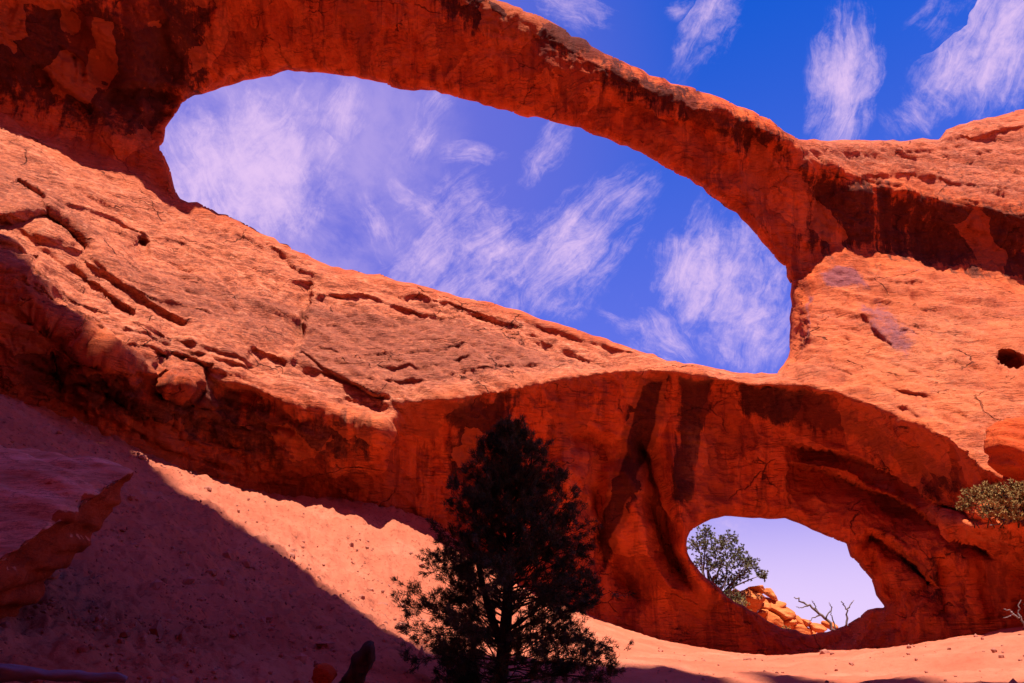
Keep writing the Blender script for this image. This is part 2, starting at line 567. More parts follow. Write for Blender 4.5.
# outlines: (px, py, front distance, rounding depth, rounding width in px, thickness behind)
UP = [(163, 142, 29.0, .6, 10, 4), (165, 128, 29.2, .6, 10, 4), (178, 112, 29.5, .6, 10, 4), (182, 104, 29.8, .6, 10, 4), (195, 97, 30.1, .7, 12, 4),
      (235, 84, 30.6, .8, 12, 4), (262, 77, 30.4, .8, 12, 4), (288, 70, 30.2, .8, 12, 3.5),
      (330, 73, 29.8, .8, 12, 3.5), (385, 83, 29.2, .8, 12, 3.5), (400, 89, 29.2, .8, 12, 3), (435, 91, 29.1, .8, 12, 3), (470, 102, 29.0, .8, 12, 3),
      (520, 115, 28.8, .8, 12, 3), (580, 128, 28.6, .8, 12, 3),
      (640, 153, 28.4, .8, 12, 3), (690, 181, 28.3, .8, 12, 3), (735, 215, 28.3, .8, 12, 3), (762, 242, 28.7, .8, 12, 3), (785, 268, 29.2, .8, 10, 3), (791, 285, 29.5, .8, 8, 3),
      (792, 305, 29.5, .8, 7, 3), (789, 318, 29.4, .8, 7, 3), (791, 335, 29.3, .8, 7, 3), (788, 357, 28.8, .6, 7, 3),
      (776, 373, 27.4, .4, 5, 4), (740, 371, 27.6, .4, 5, 4), (700, 366, 27.8, .4, 5, 4), (660, 357, 28.2, .4, 5, 4), (620, 344, 28.7, .4, 5, 4),
      (580, 330, 28.9, .4, 5, 4), (550, 320, 29.0, .4, 5, 4), (520, 310, 29.1, .4, 5, 4),
      (470, 298, 29.3, .4, 5, 4), (420, 286, 29.4, .4, 5, 4), (380, 276, 29.4, .4, 5, 4), (325, 264, 29.4, .4, 5, 4), (280, 243, 29.4, .4, 5, 4), (240, 222, 29.4, .4, 5, 4),
      (205, 206, 29.4, .4, 5, 4), (181, 198, 29.4, .4, 5, 4), (176, 188, 29.2, .5, 7, 4), (168, 165, 29.1, .5, 8, 4), (160, 148, 29.0, .5, 8, 4)]
LO = [(685, 545, 28.6, .8, 8, 3), (690, 531, 28.7, .9, 9, 3), (704, 521, 28.8, 1.0, 10, 3), (725, 516, 28.8, 1.1, 11, 3), (760, 518, 28.7, 1.1, 11, 3), (793, 521, 28.4, 1.1, 11, 3),
      (812, 530, 28.0, 1.1, 11, 3), (845, 544, 27.6, 1.1, 10, 3), (851, 556, 27.4, 1.0, 9, 3), (871, 579, 27.2, 1.0, 8, 3), (876, 595, 27.2, .9, 7, 3), (884, 605, 27.4, .8, 7, 3),
      (868, 610, 28.8, .5, 6, 3), (852, 623, 30.4, .3, 4, 3), (836, 629, 31.0, .3, 4, 3), (810, 633, 31.5, .3, 4, 3), (782, 627, 31.6, .3, 4, 3), (757, 613, 31.4, .3, 4, 3), (730, 598, 30.8, .4, 5, 3),
      (707, 579, 29.6, .6, 6, 3), (691, 560, 29.0, .8, 7, 3)]
OUT = [(-420, -40, 18.5, .8, 12, 4), (-260, -45, 20.0, .8, 12, 4), (0, -52, 23.2, .8, 12, 4), (120, -60, 24.4, 1, 12, 4), (220, -60, 25.6, 1, 12, 4), (350, -46, 26.2, .8, 10, 3.5), (430, -27, 26.3, .8, 10, 3.5), (500, 0, 26.3, .9, 10, 3),
       (540, 16, 26.6, 1.2, 12, 3), (585, 42, 26.5, 1.2, 12, 3), (605, 53, 26.5, 1.3, 13, 3), (650, 74, 26.4, 1.4, 15, 3), (700, 92, 26.3, 1.5, 16, 3), (745, 107, 26.3, 1.5, 16, 3), (770, 118, 26.4, 1.5, 16, 3),
       (785, 130, 26.6, 1.2, 13, 3), (799, 139, 27.2, .8, 10, 3), (850, 141, 29.2, .5, 8, 4), (900, 141, 29.8, .5, 8, 4), (938, 139, 30.0, .5, 8, 4), (946, 130, 30.4, .6, 8, 4), (980, 119, 30.5, .6, 8, 4), (1024, 110, 30.5, .6, 8, 4),
       (1100, 98, 30.5, .6, 8, 4), (1290, 105, 30, .6, 8, 4), (1420, 300, 28, .6, 8, 4), (1420, 780, 22, .6, 8, 4), (-420, 780, 15, .6, 8, 4)]

S = slope_y
CTRL = []          # loose control points
LINES = []         # crease lines


def line(*pts):
    LINES.append([tuple(map(float, p)) for p in pts])


def pts(*p):
    CTRL.extend(tuple(map(float, q)) for q in p)


# arch face: overhangs from its top edge back to the inner edge
line((230, 30, 28.9), (320, 28, 28.3), (420, 40, 27.8), (520, 70, 27.6), (600, 100, 27.4), (680, 136, 27.2), (740, 165, 27.5), (785, 205, 28.5), (803, 250, 29.6))
pts((450, 5, 26.6), (500, 20, 26.6), (760, 210, 28.2), (812, 200, 29.4), (806, 225, 29.5), (825, 225, 29.5), (700, 105, 26.4), (600, 66, 26.5), (640, 84, 26.5), (760, 128, 26.5))
# left abutment, dark, overhanging the slickrock
pts((0, 0, 24.6), (0, 60, 25.8), (80, 20, 26.0), (80, 90, 27.5), (140, 40, 27.0), (140, 105, 28.2), (120, 140, 28.2), (150, 150, 28.7), (200, 10, 27.6), (200, 65, 29.3), (-260, 0, 20.6), (-120, 60, 23.6))
CR = [(-420, 20, 20.5), (-260, 50, 22.2), (-120, 82, 24.8), (0, 110, 27.0), (40, 130, 27.5), (80, 147, 28.1), (120, 165, 28.6), (150, 181, 29.0), (174, 196, 29.3)]
line(*CR)
# slickrock slope, left: crease to lip
LIP = [(-420, 120, S(-420, 20, 20.5, 120, 56)), (-260, 150, S(-260, 50, 22.2, 150, 56)), (-120, 200, S(-120, 82, 24.8, 200, 55)), (0, 262, S(0, 110, 27.0, 262, 55)), (60, 312, S(60, 140, 27.8, 312, 56)),
       (110, 350, S(110, 160, 28.5, 350, 56)), (160, 372, S(160, 188, 29.1, 372, 56.5)), (215, 372, S(215, 212, 29.4, 372, 56.5)), (270, 392, S(270, 238, 29.4, 392, 57)), (330, 412, S(330, 265, 29.4, 412, 57.5)), (382, 428, S(382, 277, 29.4, 428, 58))]
line(*LIP)
UNDER = [(-420, 200), (-260, 250), (-120, 310), (0, 390), (60, 408), (110, 432), (160, 455), (215, 477), (270, 489), (330, 492), (385, 494)]
DY = [1.2, 1.3, 1.4, 1.6, 1.8, 2.0, 2.2, 2.5, 2.8, 3.0, 3.0]
UND = [(u[0], u[1], l[2] + d) for u, l, d in zip(UNDER, LIP, DY)]
line(*UND)
line(*[(u[0], u[1] + 110, u[2] - .3) for u in UND])
# cross bedded panel and lip of the lower wall
line((310, 285, S(310, 258, 29.4, 285, 52)), (400, 306, S(400, 281, 29.4, 306, 52)), (470, 326, S(470, 298, 29.3, 326, 52)), (560, 350, S(560, 323, 29.0, 350, 52)), (615, 362, S(615, 343, 28.7, 362, 52)))
WL = [(300, 350, 26.0), (345, 393, 24.9), (400, 400, 24.7), (450, 400, 24.7), (500, 392, 25.0), (560, 378, 25.6), (615, 369, 26.0), (660, 368, 26.3), (700, 374, 26.2), (750, 380, 26.0), (800, 385, 25.2), (840, 394, 24.4),
      (880, 408, 23.4), (920, 424, 22.2), (950, 442, 21.3), (980, 470, 20.6), (1024, 490, 20.2), (1290, 500, 19)]
line(*WL)
line(*[(a, b + 8, c + .7) for a, b, c in WL[1:]])
# lower wall, hollow
pts((400, 450, 26.8), (420, 500, 27.6), (450, 460, 27.0), (460, 525, 28.2), (520, 440, 27.0), (520, 520, 28.2), (560, 420, 27.0), (580, 470, 28.1), (580, 540, 29.3), (600, 580, 29.8), (620, 430, 28.3), (630, 500, 29.2),
    (650, 560, 29.7), (660, 600, 30.1), (680, 430, 28.0), (670, 480, 28.4), (700, 480, 28.6), (720, 440, 28.1), (760, 420, 27.5), (760, 480, 28.3), (800, 450, 27.3), (840, 440, 26.5), (840, 500, 27.2), (880, 470, 25.9), (880, 540, 26.4),
    (920, 470, 24.9), (920, 520, 25.2), (920, 580, 25.3), (960, 510, 23.8), (960, 580, 24.0), (1010, 575, 22.8), (910, 610, 25.8), (700, 620, 30.5), (740, 635, 30.7), (800, 644, 30.6), (860, 640, 28.4), (1060, 560, 22.4))
line((940, 512, 23.4), (962, 521, 20.8), (985, 527, 19.4), (1040, 533, 18.4), (1290, 545, 18))
line((940, 522, 23.8), (962, 532, 22.6), (985, 539, 21.9), (1040, 546, 21.4), (1290, 560, 20))
line((390, 530, 28.0), (440, 580, 28.2), (500, 605, 28.8), (560, 612, 29.6), (610, 622, 30.1), (660, 640, 30.4), (720, 656, 30.3), (800, 658, 29.8), (880, 652, 27.0), (940, 644, 24.6), (1010, 630, 23.2), (1290, 622, 21.5))
line((-420, 720, 14.5), (0, 720, 18.5), (420, 720, 27), (720, 720, 28.6), (1010, 720, 22.6), (1290, 720, 20.5))
# right shoulder: lit top, dark alcove, lit bulge
line((812, 160, 27.6), (850, 172, 27.8), (900, 186, 27.9), (950, 198, 27.7), (1024, 212, 27.3), (1290, 220, 26))
line((808, 245, 29.5), (840, 246, 29.5), (900, 250, 29.3), (950, 262, 29.0), (1024, 278, 28.4), (1290, 290, 27))
pts((850, 215, 28.9), (900, 225, 29.0), (960, 240, 28.8), (1024, 255, 28.4))
pts((805, 320, 27.4), (850, 330, 26.6), (900, 340, 25.7), (960, 350, 24.8), (1024, 350, 24.2), (820, 365, 25.7), (940, 400, 23.0), (1000, 420, 21.9))

# small ledges on top of the broad form: points, depth, reach below (px), softness (px)
LEDGES = [
    ([(150, 232), (152, 245), (146, 262)], 0.5, 6, 1.5),
    ([(250, 340), (272, 350), (294, 362)], 0.5, 24, 1.5),
    ([(316, 278), (312, 300), (309, 330), (292, 362)], 0.4, 26, 1.5),
    ([(300, 300), (330, 290), (370, 294), (410, 306), (440, 318)], 0.32, 22, 1.5),
    ([(440, 303), (480, 312), (530, 330), (570, 344), (604, 360)], 0.38, 26, 1.5),
    ([(380, 288), (420, 296), (470, 306), (520, 322)], 0.25, 18, 1.5),
    ([(520, 316), (560, 328), (610, 345), (650, 360)], 0.25, 5, 1.5),
    ([(300, 340), (340, 350), (400, 352), (470, 346), (540, 340)], 0.14, 6, 1.5),
    ([(310, 356), (350, 364), (420, 366), (490, 358), (560, 350)], 0.14, 6, 1.5),
    ([(330, 372), (380, 380), (450, 376), (530, 362), (590, 355)], 0.14, 6, 1.5),
    ([(293, 362), (330, 372), (370, 388), (400, 398)], 0.35, 30, 2),
    ([(785, 443), (830, 450), (870, 464), (920, 488), (970, 512), (1015, 538)], 1.3, 14, 1),
    ([(790, 462), (840, 478), (900, 503), (940, 522), (1010, 560)], 1.5, 12, 1),
    ([(890, 388), (920, 394), (946, 397)], 0.2, 12, 1.5),
    ([(890, 402), (910, 410), (925, 416)], 0.2, 12, 1.5),
    ([(835, 168), (870, 172), (930, 176), (990, 184), (1040, 192)], 0.16, 20, 2),
    ([(850, 298), (878, 330), (902, 358)], 0.22, 20, 1.5),
    ([(940, 150), (960, 137), (1000, 129), (1040, 126)], 0.18, 18, 2),
    ([(605, 92), (650, 108), (700, 122), (740, 128)], 0.35, 16, 3),
    ([(90, 95), (130, 82), (160, 82), (190, 92)], 0.9, 16, 2),
    ([(128, 122), (150, 112), (175, 104)], 0.5, 12, 2),
    ([(30, 55), (70, 92), (110, 112)], 0.5, 16, 3),
    ([(60, 40), (85, 60), (92, 85)], 0.4, 12, 3),
    ([(555, 428), (590, 424), (622, 438), (645, 466)], 0.9, 16, 1),
    ([(640, 436), (656, 470), (664, 510), (672, 548), (690, 580)], 1.0, 16, 1.5),
    ([(612, 470), (604, 510), (614, 552), (640, 584), (676, 604)], 0.9, 22, 1.5),
    ([(664, 500), (676, 545), (692, 575), (716, 600)], 0.7, 12, 1.5),
    ([(866, 530), (884, 540), (905, 552), (945, 590)], 1.2, 14, 1),
    ([(876, 548), (886, 570), (905, 600)], 0.5, 16, 2),
    ([(960, 560), (972, 590), (980, 620)], 0.5, 14, 2),
    ([(925, 540), (935, 570), (940, 610)], 0.4, 14, 2),
    ([(148, 396), (172, 378), (192, 388)], 0.5, 14, 2),
    ([(210, 372), (240, 384), (280, 400), (330, 416)], 0.6, 14, 2),
    ([(0, 300), (60, 330), (120, 366), (150, 395)], 0.4, 14, 3),
    ([(0, 345), (70, 368), (140, 398), (220, 432), (300, 446)], 0.7, 16, 2),
]


def between(A, B, n, amp, L, soft=1.2, jit=0.25, seed=0):
    """n bedding lines between two curves"""
    rr = random.Random(seed)
    def at_u(P, u):
        k = u * (len(P) - 1)
        a = min(int(k), len(P) - 2)
        f = k - a
        return (P[a][0] + (P[a + 1][0] - P[a][0]) * f, P[a][1] + (P[a + 1][1] - P[a][1]) * f)
    for q in range(n):
        v = (q + .5 + rr.uniform(-jit, jit)) / n
        pts_ = []
        for m in range(9):
            p, r = at_u(A, m / 8), at_u(B, m / 8)
            pts_.append((p[0] + (r[0] - p[0]) * v, p[1] + (r[1] - p[1]) * v))
        LEDGES.append((pts_, amp * rr.uniform(.6, 1.5), L, soft))


between([(296, 335), (320, 296), (440, 320), (560, 352), (618, 364)], [(293, 362), (345, 394), (440, 399), (540, 379), (618, 367)], 13, .065, 8, 1.0, .3, 1)
between([(-20, 100), (80, 150), (180, 200), (330, 266)], [(-20, 205), (60, 245), (150, 300), (300, 350)], 8, .09, 12, 1.2, .3, 2)
between([(-20, 235), (80, 300), (180, 340), (300, 372)], [(-20, 260), (60, 312), (160, 368), (370, 420)], 5, .16, 12, 1.2, .3, 3)
between([(330, 268), (420, 288), (520, 312), (620, 346), (700, 368)], [(330, 292), (430, 314), (540, 342), (610, 362), (700, 375)], 4, .10, 9, 1.0, .3, 4)
between([(803, 142), (900, 143), (950, 136), (1040, 112)], [(806, 160), (880, 182), (950, 198), (1040, 214)], 8, .07, 9, 1.2, .3, 5)
between([(812, 290), (870, 268), (940, 275), (1040, 292)], [(800, 376), (860, 398), (930, 425), (1040, 470)], 10, .07, 12, 1.2, .35, 6)
between([(400, 415), (520, 402), (640, 384), (780, 398)], [(430, 520), (520, 510), (640, 500), (700, 510)], 7, .10, 14, 1.5, .35, 7)
between([(820, 410), (880, 430), (960, 500), (1000, 540)], [(850, 555), (880, 590), (930, 630), (1000, 620)], 4, .10, 12, 1.5, .35, 8)
between([(0, 272), (110, 358), (215, 382), (375, 432)], [(0, 384), (110, 424), (215, 470), (330, 485)], 5, .22, 14, 1.5, .35, 9)
# clean-edged slabs: points, depth, reach, softness
SLABS = [([(-60, 206), (0, 211), (24, 209), (47, 206), (70, 221), (90, 238), (106, 254)], 1.0, 10, 15), ([(-40, 188), (0, 213), (50, 248), (100, 284), (152, 321)], .50, 16, 7),
         ([(14, 217), (70, 247), (116, 275), (165, 306), (200, 326)], .70, 14, 10), ([(56, 196), (105, 214), (148, 232), (200, 247)], .20, 30, 3), ([(16, 176), (32, 188), (50, 201)], .5, 8, 6),
         ([(145, 236), (152, 248), (150, 262)], .4, 8, 5), ([(-20, 236), (20, 250), (42, 254)], .6, 14, 8), ([(70, 260), (110, 290), (140, 312)], .35, 10, 5),
         ([(150, 350), (185, 352), (218, 368)], .5, 20, 6), ([(300, 346), (325, 366), (360, 384), (392, 396)], .35, 16, 5), ([(262, 240), (300, 268), (318, 276)], .2, 14, 3),
         ([(316, 280), (312, 305), (306, 335), (292, 360)], .35, 22, 5)]
# fluted folds: polyline, depth, half width in px (negative depth: a rib)
GROOVES = [([(636, 425), (652, 462), (660, 510), (672, 552), (700, 592)], 1.25, 10), ([(618, 440), (630, 480), (640, 530), (660, 572), (690, 602)], -0.65, 10), ([(604, 430), (596, 480), (600, 530), (622, 572), (660, 602)], 1.05, 11),
           ([(668, 440), (676, 480), (680, 520), (690, 560)], -0.6, 9), ([(575, 440), (566, 490), (580, 550), (615, 592)], -0.35, 16), ([(553, 430), (545, 490), (560, 560)], .4, 14),
           ([(735, 415), (728, 460), (722, 505)], .30, 9), ([(760, 420), (758, 470), (760, 510)], -.25, 9), ([(800, 480), (812, 510), (826, 530)], .3, 9),
           ([(895, 545), (888, 570), (905, 610)], .3, 10), ([(940, 545), (945, 590), (952, 630)], .4, 9), ([(965, 540), (975, 590), (985, 625)], -.3, 9),
           ([(60, 0), (85, 50), (120, 95)], .45, 14), ([(150, 10), (165, 50), (170, 90)], .4, 12), ([(210, 0), (222, 40), (245, 80)], -.3, 16), ([(400, 20), (420, 50), (432, 85)], .2, 14), ([(690, 110), (712, 150), (735, 190)], .3, 12), ([(745, 120), (760, 170), (780, 230)], .3, 12)]
DENTS = [(1011, 363, 17, 13, 1.25), (1002, 359, 9, 7, .5), (176, 388, 22, 9, -.9)]
# stained areas: polygon, softness (px), strength
VARNISH = [([(-20, -10), (230, -10), (205, 80), (150, 150), (60, 120), (-20, 100)], 30, .95), ([(820, 395), (880, 412), (950, 460), (985, 500), (940, 500), (860, 450)], 10, .6), ([(520, 400), (600, 390), (600, 430), (530, 450)], 16, .35),
           ([(430, -10), (560, -10), (640, 70), (560, 55), (500, 35), (450, 20)], 14, 1.0),
           ([(560, 40), (700, 92), (790, 135), (780, 165), (690, 125), (600, 85)], 12, .8),
           ([(800, 165), (900, 185), (1040, 205), (1040, 285), (950, 270), (880, 255), (800, 250)], 16, .9),
           ([(880, 190), (1040, 215), (1040, 285), (960, 270), (900, 240)], 20, .6),
           ([(175, 0), (205, 0), (205, 60), (180, 95), (160, 90)], 12, .9),
           ([(0, 0), (60, 0), (70, 60), (60, 115), (20, 100), (0, 60)], 20, .7),
           ([(640, 380), (668, 380), (655, 440), (625, 520), (605, 570), (596, 540), (615, 470)], 6, 1.5),
           ([(680, 380), (712, 382), (700, 440), (690, 500), (672, 500), (680, 440)], 7, 1.45),
           ([(440, 402), (510, 398), (520, 450), (500, 500), (450, 480), (455, 440)], 14, 1.1),
           ([(735, 385), (820, 395), (960, 470), (950, 485), (850, 440), (745, 415)], 10, 1.0),
           ([(615, 372), (800, 388), (800, 405), (640, 392)], 8, .5),
           ([(890, 540), (930, 560), (950, 600), (930, 600), (900, 570)], 8, .6),
           ([(380, 420), (300, 410), (210, 380), (150, 380), (60, 340), (0, 300), (0, 385), (120, 425), (280, 470), (380, 450)], 16, .75),
           ([(200, 372), (222, 375), (215, 410), (195, 405)], 6, .8)]
SLICK = [([(-400, 60), (0, 118), (80, 155), (180, 198), (330, 265), (480, 300), (620, 345), (780, 372), (800, 385), (700, 374), (620, 370), (500, 392), (440, 400), (385, 428), (270, 392), (160, 372), (60, 312), (0, 262), (-400, 140)], 10, 1.0),
         ([(800, 140), (1040, 105), (1040, 205), (900, 180), (805, 160)], 8, .8),
         ([(830, 262), (900, 262), (1040, 290), (1040, 480), (980, 470), (920, 424), (800, 385), (785, 370), (800, 320)], 10, .5)]
PURPLE = [([(870, 290), (892, 300), (915, 345), (908, 362), (885, 350), (868, 322)], 8, .5), ([(818, 278), (836, 264), (862, 268), (872, 290), (850, 288), (830, 290)], 5, .6), ([(855, 300), (885, 298), (898, 330), (906, 358), (880, 345), (862, 322)], 5, .45),
          ([(800, 330), (806, 290), (815, 290), (808, 345)], 4, .5), ([(905, 262), (925, 275), (935, 285), (910, 275)], 4, .4), ([(893, 310), (915, 325), (922, 345), (905, 350)], 5, .4)]
CRUST = [([(305, 300), (440, 318), (560, 352), (610, 364), (540, 368), (440, 386), (345, 384), (293, 360)], 8, 1.0), ([(90, 250), (180, 270), (300, 300), (290, 352), (200, 330), (130, 290)], 12, .8), ([(-20, 150), (60, 180), (110, 250), (60, 240), (-20, 200)], 10, .7),
         ([(160, 225), (300, 280), (310, 262), (200, 215)], 10, .4), ([(0, 240), (100, 330), (215, 380), (370, 430), (370, 470), (215, 470), (0, 390)], 14, .6), ([(820, 150), (1040, 150), (1040, 205), (900, 182)], 10, .5), ([(860, 300), (960, 310), (980, 350), (880, 350)], 20, .35)]
PALE = [([(800, 452), (850, 460), (920, 492), (1005, 535), (1008, 552), (940, 518), (860, 478)], 6, .7), ([(690, 430), (720, 430), (715, 515), (690, 515)], 8, .4), ([(560, 430), (585, 425), (590, 500), (560, 540)], 12, .4),
        ([(790, 372), (830, 365), (900, 300), (1040, 310), (1040, 470), (930, 425), (850, 392)], 30, .45),
        ([(345, 390), (440, 398), (540, 376), (610, 364), (605, 356), (500, 384), (420, 392)], 4, .4)]


def seg_dist(PX, PY, poly, closed):
    """distance to a polyline, index of the nearest segment, position on it, side (+ is right of the direction of travel = below)"""
    best = np.full(PX.shape, 1e9)
    idx = np.zeros(PX.shape, int)
    tt = np.zeros(PX.shape)
    side = np.ones(PX.shape)
    n = len(poly)
    for k in range(n if closed else n - 1):
        ax, ay = poly[k][:2]
        bx, by = poly[(k + 1) % n][:2]
        ex, ey = bx - ax, by - ay
        t = np.clip(((PX - ax) * ex + (PY - ay) * ey) / (ex * ex + ey * ey + 1e-9), 0, 1)
        qx, qy = PX - ax - t * ex, PY - ay - t * ey
        d = np.hypot(qx, qy)
        m = d < best
        best[m] = d[m]
        idx[m] = k
        tt[m] = t[m]
        side[m] = np.sign(ex * qy - ey * qx)[m]
    return best, idx, tt, side


def inside(PX, PY, poly):
    r = np.zeros(PX.shape, bool)
    n = len(poly)
    for k in range(n):
        ax, ay = poly[k][:2]
        bx, by = poly[(k + 1) % n][:2]
        c = ((ay > PY) != (by > PY)) & (PX < (bx - ax) * (PY - ay) / (by - ay + 1e-12) + ax)
        r ^= c
    return r


def rough_outline(poly, amp, seed):
    """adds small natural irregularity along an outline"""
    out = []
    rr = random.Random(seed)
    n = len(poly)
    for k in range(n):
        a, b = poly[k], poly[(k + 1) % n]
        L = math.hypot(b[0] - a[0], b[1] - a[1])
        m = max(1, min(12, int(L / 7)))
        nx, ny = -(b[1] - a[1]) / (L + 1e-9), (b[0] - a[0]) / (L + 1e-9)
        for j in range(m):
            t = j / m
            q = [a[i] + (b[i] - a[i]) * t for i in range(len(a))]
            o = rr.gauss(0, amp) if L < 220 else 0
            q[0] += nx * o
            q[1] += ny * o
            out.append(tuple(q))
    return out


UP2, LO2, OUT2 = rough_outline(UP, 0.8, 1), rough_outline(LO, 0.6, 2), rough_outline(OUT, 0.9, 3)


def axis(lo, hi, step, a, b, far):
    mid = np.arange(lo, hi + .01, step)
    left = lo - np.cumsum(np.linspace(step, far, 200))
    right = hi + np.cumsum(np.linspace(step, far, 200))
    return np.concatenate([left[left > a][::-1], mid, right[right < b]])


def build_fin():
    STEP = 1.6
    xs = axis(-16, 1040, STEP, -420, 1420, 60)
    ys = axis(-16, 700, STEP, -75, 780, 40)
    PX, PY = np.meshgrid(xs, ys)
    # distance of the surface from the control mesh
    V, Z, E = [], [], []
    for poly, closed in [(UP, 1), (LO, 1), (OUT, 1)] + [(l, 0) for l in LINES]:
        i0 = len(V)
        for p in poly:
            V.append(Vector((p[0], p[1])))
            Z.append(p[2])
        n = len(poly)
        E += [(i0 + k, i0 + (k + 1) % n) for k in range(n if closed else n - 1)]
    for p in CTRL:
        V.append(Vector((p[0], p[1])))
        Z.append(p[2])
    ov, oe, of, mv, me_, mf = delaunay_2d_cdt(V, E, [], 0, 0.5)
    oz = []
    for k, v in enumerate(ov):
        if mv[k]:
            oz.append(Z[mv[k][0]])
        else:
            d = [((q - v).length, z) for q, z in zip(V, Z)]
            d.sort()
            ws = [(1 / (a + .1), z) for a, z in d[:3]]
            oz.append(sum(a * z for a, z in ws) / sum(a for a, z in ws))
    Q = np.full(PX.shape, np.nan)
    for f in of:
        a, b, c = (ov[i] for i in f)
        x0, x1 = np.searchsorted(xs, [min(a.x, b.x, c.x) - .01, max(a.x, b.x, c.x) + .01])
        y0, y1 = np.searchsorted(ys, [min(a.y, b.y, c.y) - .01, max(a.y, b.y, c.y) + .01])
        if x1 <= x0 or y1 <= y0:
            continue
        sx, sy = PX[y0:y1, x0:x1], PY[y0:y1, x0:x1]
        det = (b.y - c.y) * (a.x - c.x) + (c.x - b.x) * (a.y - c.y)
        if abs(det) < 1e-9:
            continue
        l0 = ((b.y - c.y) * (sx - c.x) + (c.x - b.x) * (sy - c.y)) / det
        l1 = ((c.y - a.y) * (sx - c.x) + (a.x - c.x) * (sy - c.y)) / det
        l2 = 1 - l0 - l1
        m = (l0 > -1e-6) & (l1 > -1e-6) & (l2 > -1e-6)
        val = l0 / oz[f[0]] + l1 / oz[f[1]] + l2 / oz[f[2]]
        sub = Q[y0:y1, x0:x1]
        sub[m] = val[m]
    bad = np.isnan(Q)
    Q[bad] = 1 / 24.0
    Y = 1.0 / Q

    def blur(A, n):
        for _ in range(n):
            A = np.pad(A, 1, mode='edge')
            A = (A[:-2, 1:-1] + 2 * A[1:-1, 1:-1] + A[2:, 1:-1]) / 4
            A = np.pad(A, ((0, 0), (1, 1)), mode='edge')
            A = (A[:, :-2] + 2 * A[:, 1:-1] + A[:, 2:]) / 4
        return A
    Ysm = blur(Y, 24)
    Yc = blur(Y, 3)
    Y = 0.75 * Yc + 0.25 * Ysm
    slm = np.zeros(PX.shape)
    for poly, soft, sv in SLICK:
        dq, _, _, _ = seg_dist(PX, PY, poly, True)
        slm = np.maximum(slm, smooth(np.where(inside(PX, PY, poly), dq, -dq), 4, 26))
    Y = Y * (1 - slm) + blur(Y, 220) * slm
    # irregular small warp so that ledges do not run as drawn lines
    flat = np.stack([PX.ravel() / 26, PY.ravel() / 26, np.zeros(PX.size)], 1)
    wx = (fbm(flat, 4) * 5).reshape(PX.shape)
    wy = (fbm(flat + 31.7, 4) * 5).reshape(PX.shape)
    brk = fbm(np.stack([PX.ravel() / 34, PY.ravel() / 34, np.full(PX.size, 3.3)], 1), 3).reshape(PX.shape)
    for poly, amp, L, soft in LEDGES:
        soft = max(soft, amp * (15 if amp < 1 else 3))
        wk = 0.7 if amp < 1 else 0.45
        d, k, t, side = seg_dist(PX + wk * wx, PY + wk * wy, poly, False)
        sd = d * side
        n = len(poly) - 1
        u = (k + t) / n
        fw = .25 if amp < 1 else .1
        off = int(abs(poly[0][0] * 7 + poly[0][1] * 13)) % 97
        bk = np.roll(np.roll(brk, off, 1), off * 2, 0)
        fade = smooth(u, 0, fw) * smooth(1 - u, 0, fw) * ((0.65 + 0.6 * smooth(bk, -.30, .35)) if amp < 1 else 1.0)
        Y += amp * fade * np.where(sd > 0, smooth(sd, -0.1, soft) * np.exp(-np.maximum(sd - soft, 0) / L), 0)
        Y -= 0.08 * amp * fade * np.where(sd <= 0, np.exp(-d / 8), np.exp(-d / 1.5))
    for poly, amp, L, soft in SLABS:
        d, k, t, side = seg_dist(PX + .22 * wx, PY + .22 * wy, poly, False)
        sd = d * side
        u = (k + t) / (len(poly) - 1)
        fade = smooth(u, 0, .08) * smooth(1 - u, 0, .12)
        Y += amp * fade * np.where(sd > 0, smooth(sd, -0.1, soft) * np.exp(-np.maximum(sd - soft, 0) / L), 0)
    for poly, amp, wd in GROOVES:
        d, k, t, side = seg_dist(PX + wx, PY + wy, poly, False)
        u = (k + t) / (len(poly) - 1)
        Y += amp * np.exp(-(d / wd) ** 2) * smooth(u, 0, .2) * smooth(1 - u, 0, .2)
    for cx, cy, rx, ry, amp in DENTS:
        q = np.hypot((PX + wx * .9 - cx) / rx, (PY + wy * .9 - cy) / ry)
        Y += amp * (1 - smooth(q, 0.25, 1.05))
    # outline distances
    d1, k1, t1, _ = seg_dist(PX, PY, UP2, True)
    d2, k2, t2, _ = seg_dist(PX, PY, LO2, True)
    d3, k3, t3, _ = seg_dist(PX, PY, OUT2, True)
    s1 = np.where(inside(PX, PY, UP2), -d1, d1)
    s2 = np.where(inside(PX, PY, LO2), -d2, d2)
    s3 = np.where(inside(PX, PY, OUT2), d3, -d3)
    sd = np.minimum(np.minimum(s1, s2), s3)
    which = np.argmin(np.stack([s1, s2, s3]), 0)
    par = np.zeros(PX.shape + (3,))
    for wi, (poly, kk, tt) in enumerate(((UP2, k1, t1), (LO2, k2, t2), (OUT2, k3, t3))):
        A = np.array([p[3:6] for p in poly])
        B = np.roll(A, -1, 0)
        v = A[kk] * (1 - tt[..., None]) + B[kk] * tt[..., None]
        par[which == wi] = v[which == wi]
    Rd, Rw, Tk = par[..., 0], par[..., 1], par[..., 2]
    # snap to outline
    gy, gx = np.gradient(sd, ys, xs)
    gl = np.hypot(gx, gy) + 1e-6
    m = sd < 0.6 * STEP
    mvx = np.where(m, -sd * gx / gl, 0)
    mvy = np.where(m, -sd * gy / gl, 0)
    okm = (sd > -3 * STEP) & m
    QX = PX + np.where(okm, mvx, 0)
    QY = PY + np.where(okm, mvy, 0)
    dd = np.maximum(np.where(m, 0, sd), 0)
    e = np.clip(1 - dd / Rw, 0, 1)
    Yf = Y + Rd * (1 - np.sqrt(1 - e * e * 0.9999))
    core = np.clip(dd / 60.0, 0, 1)
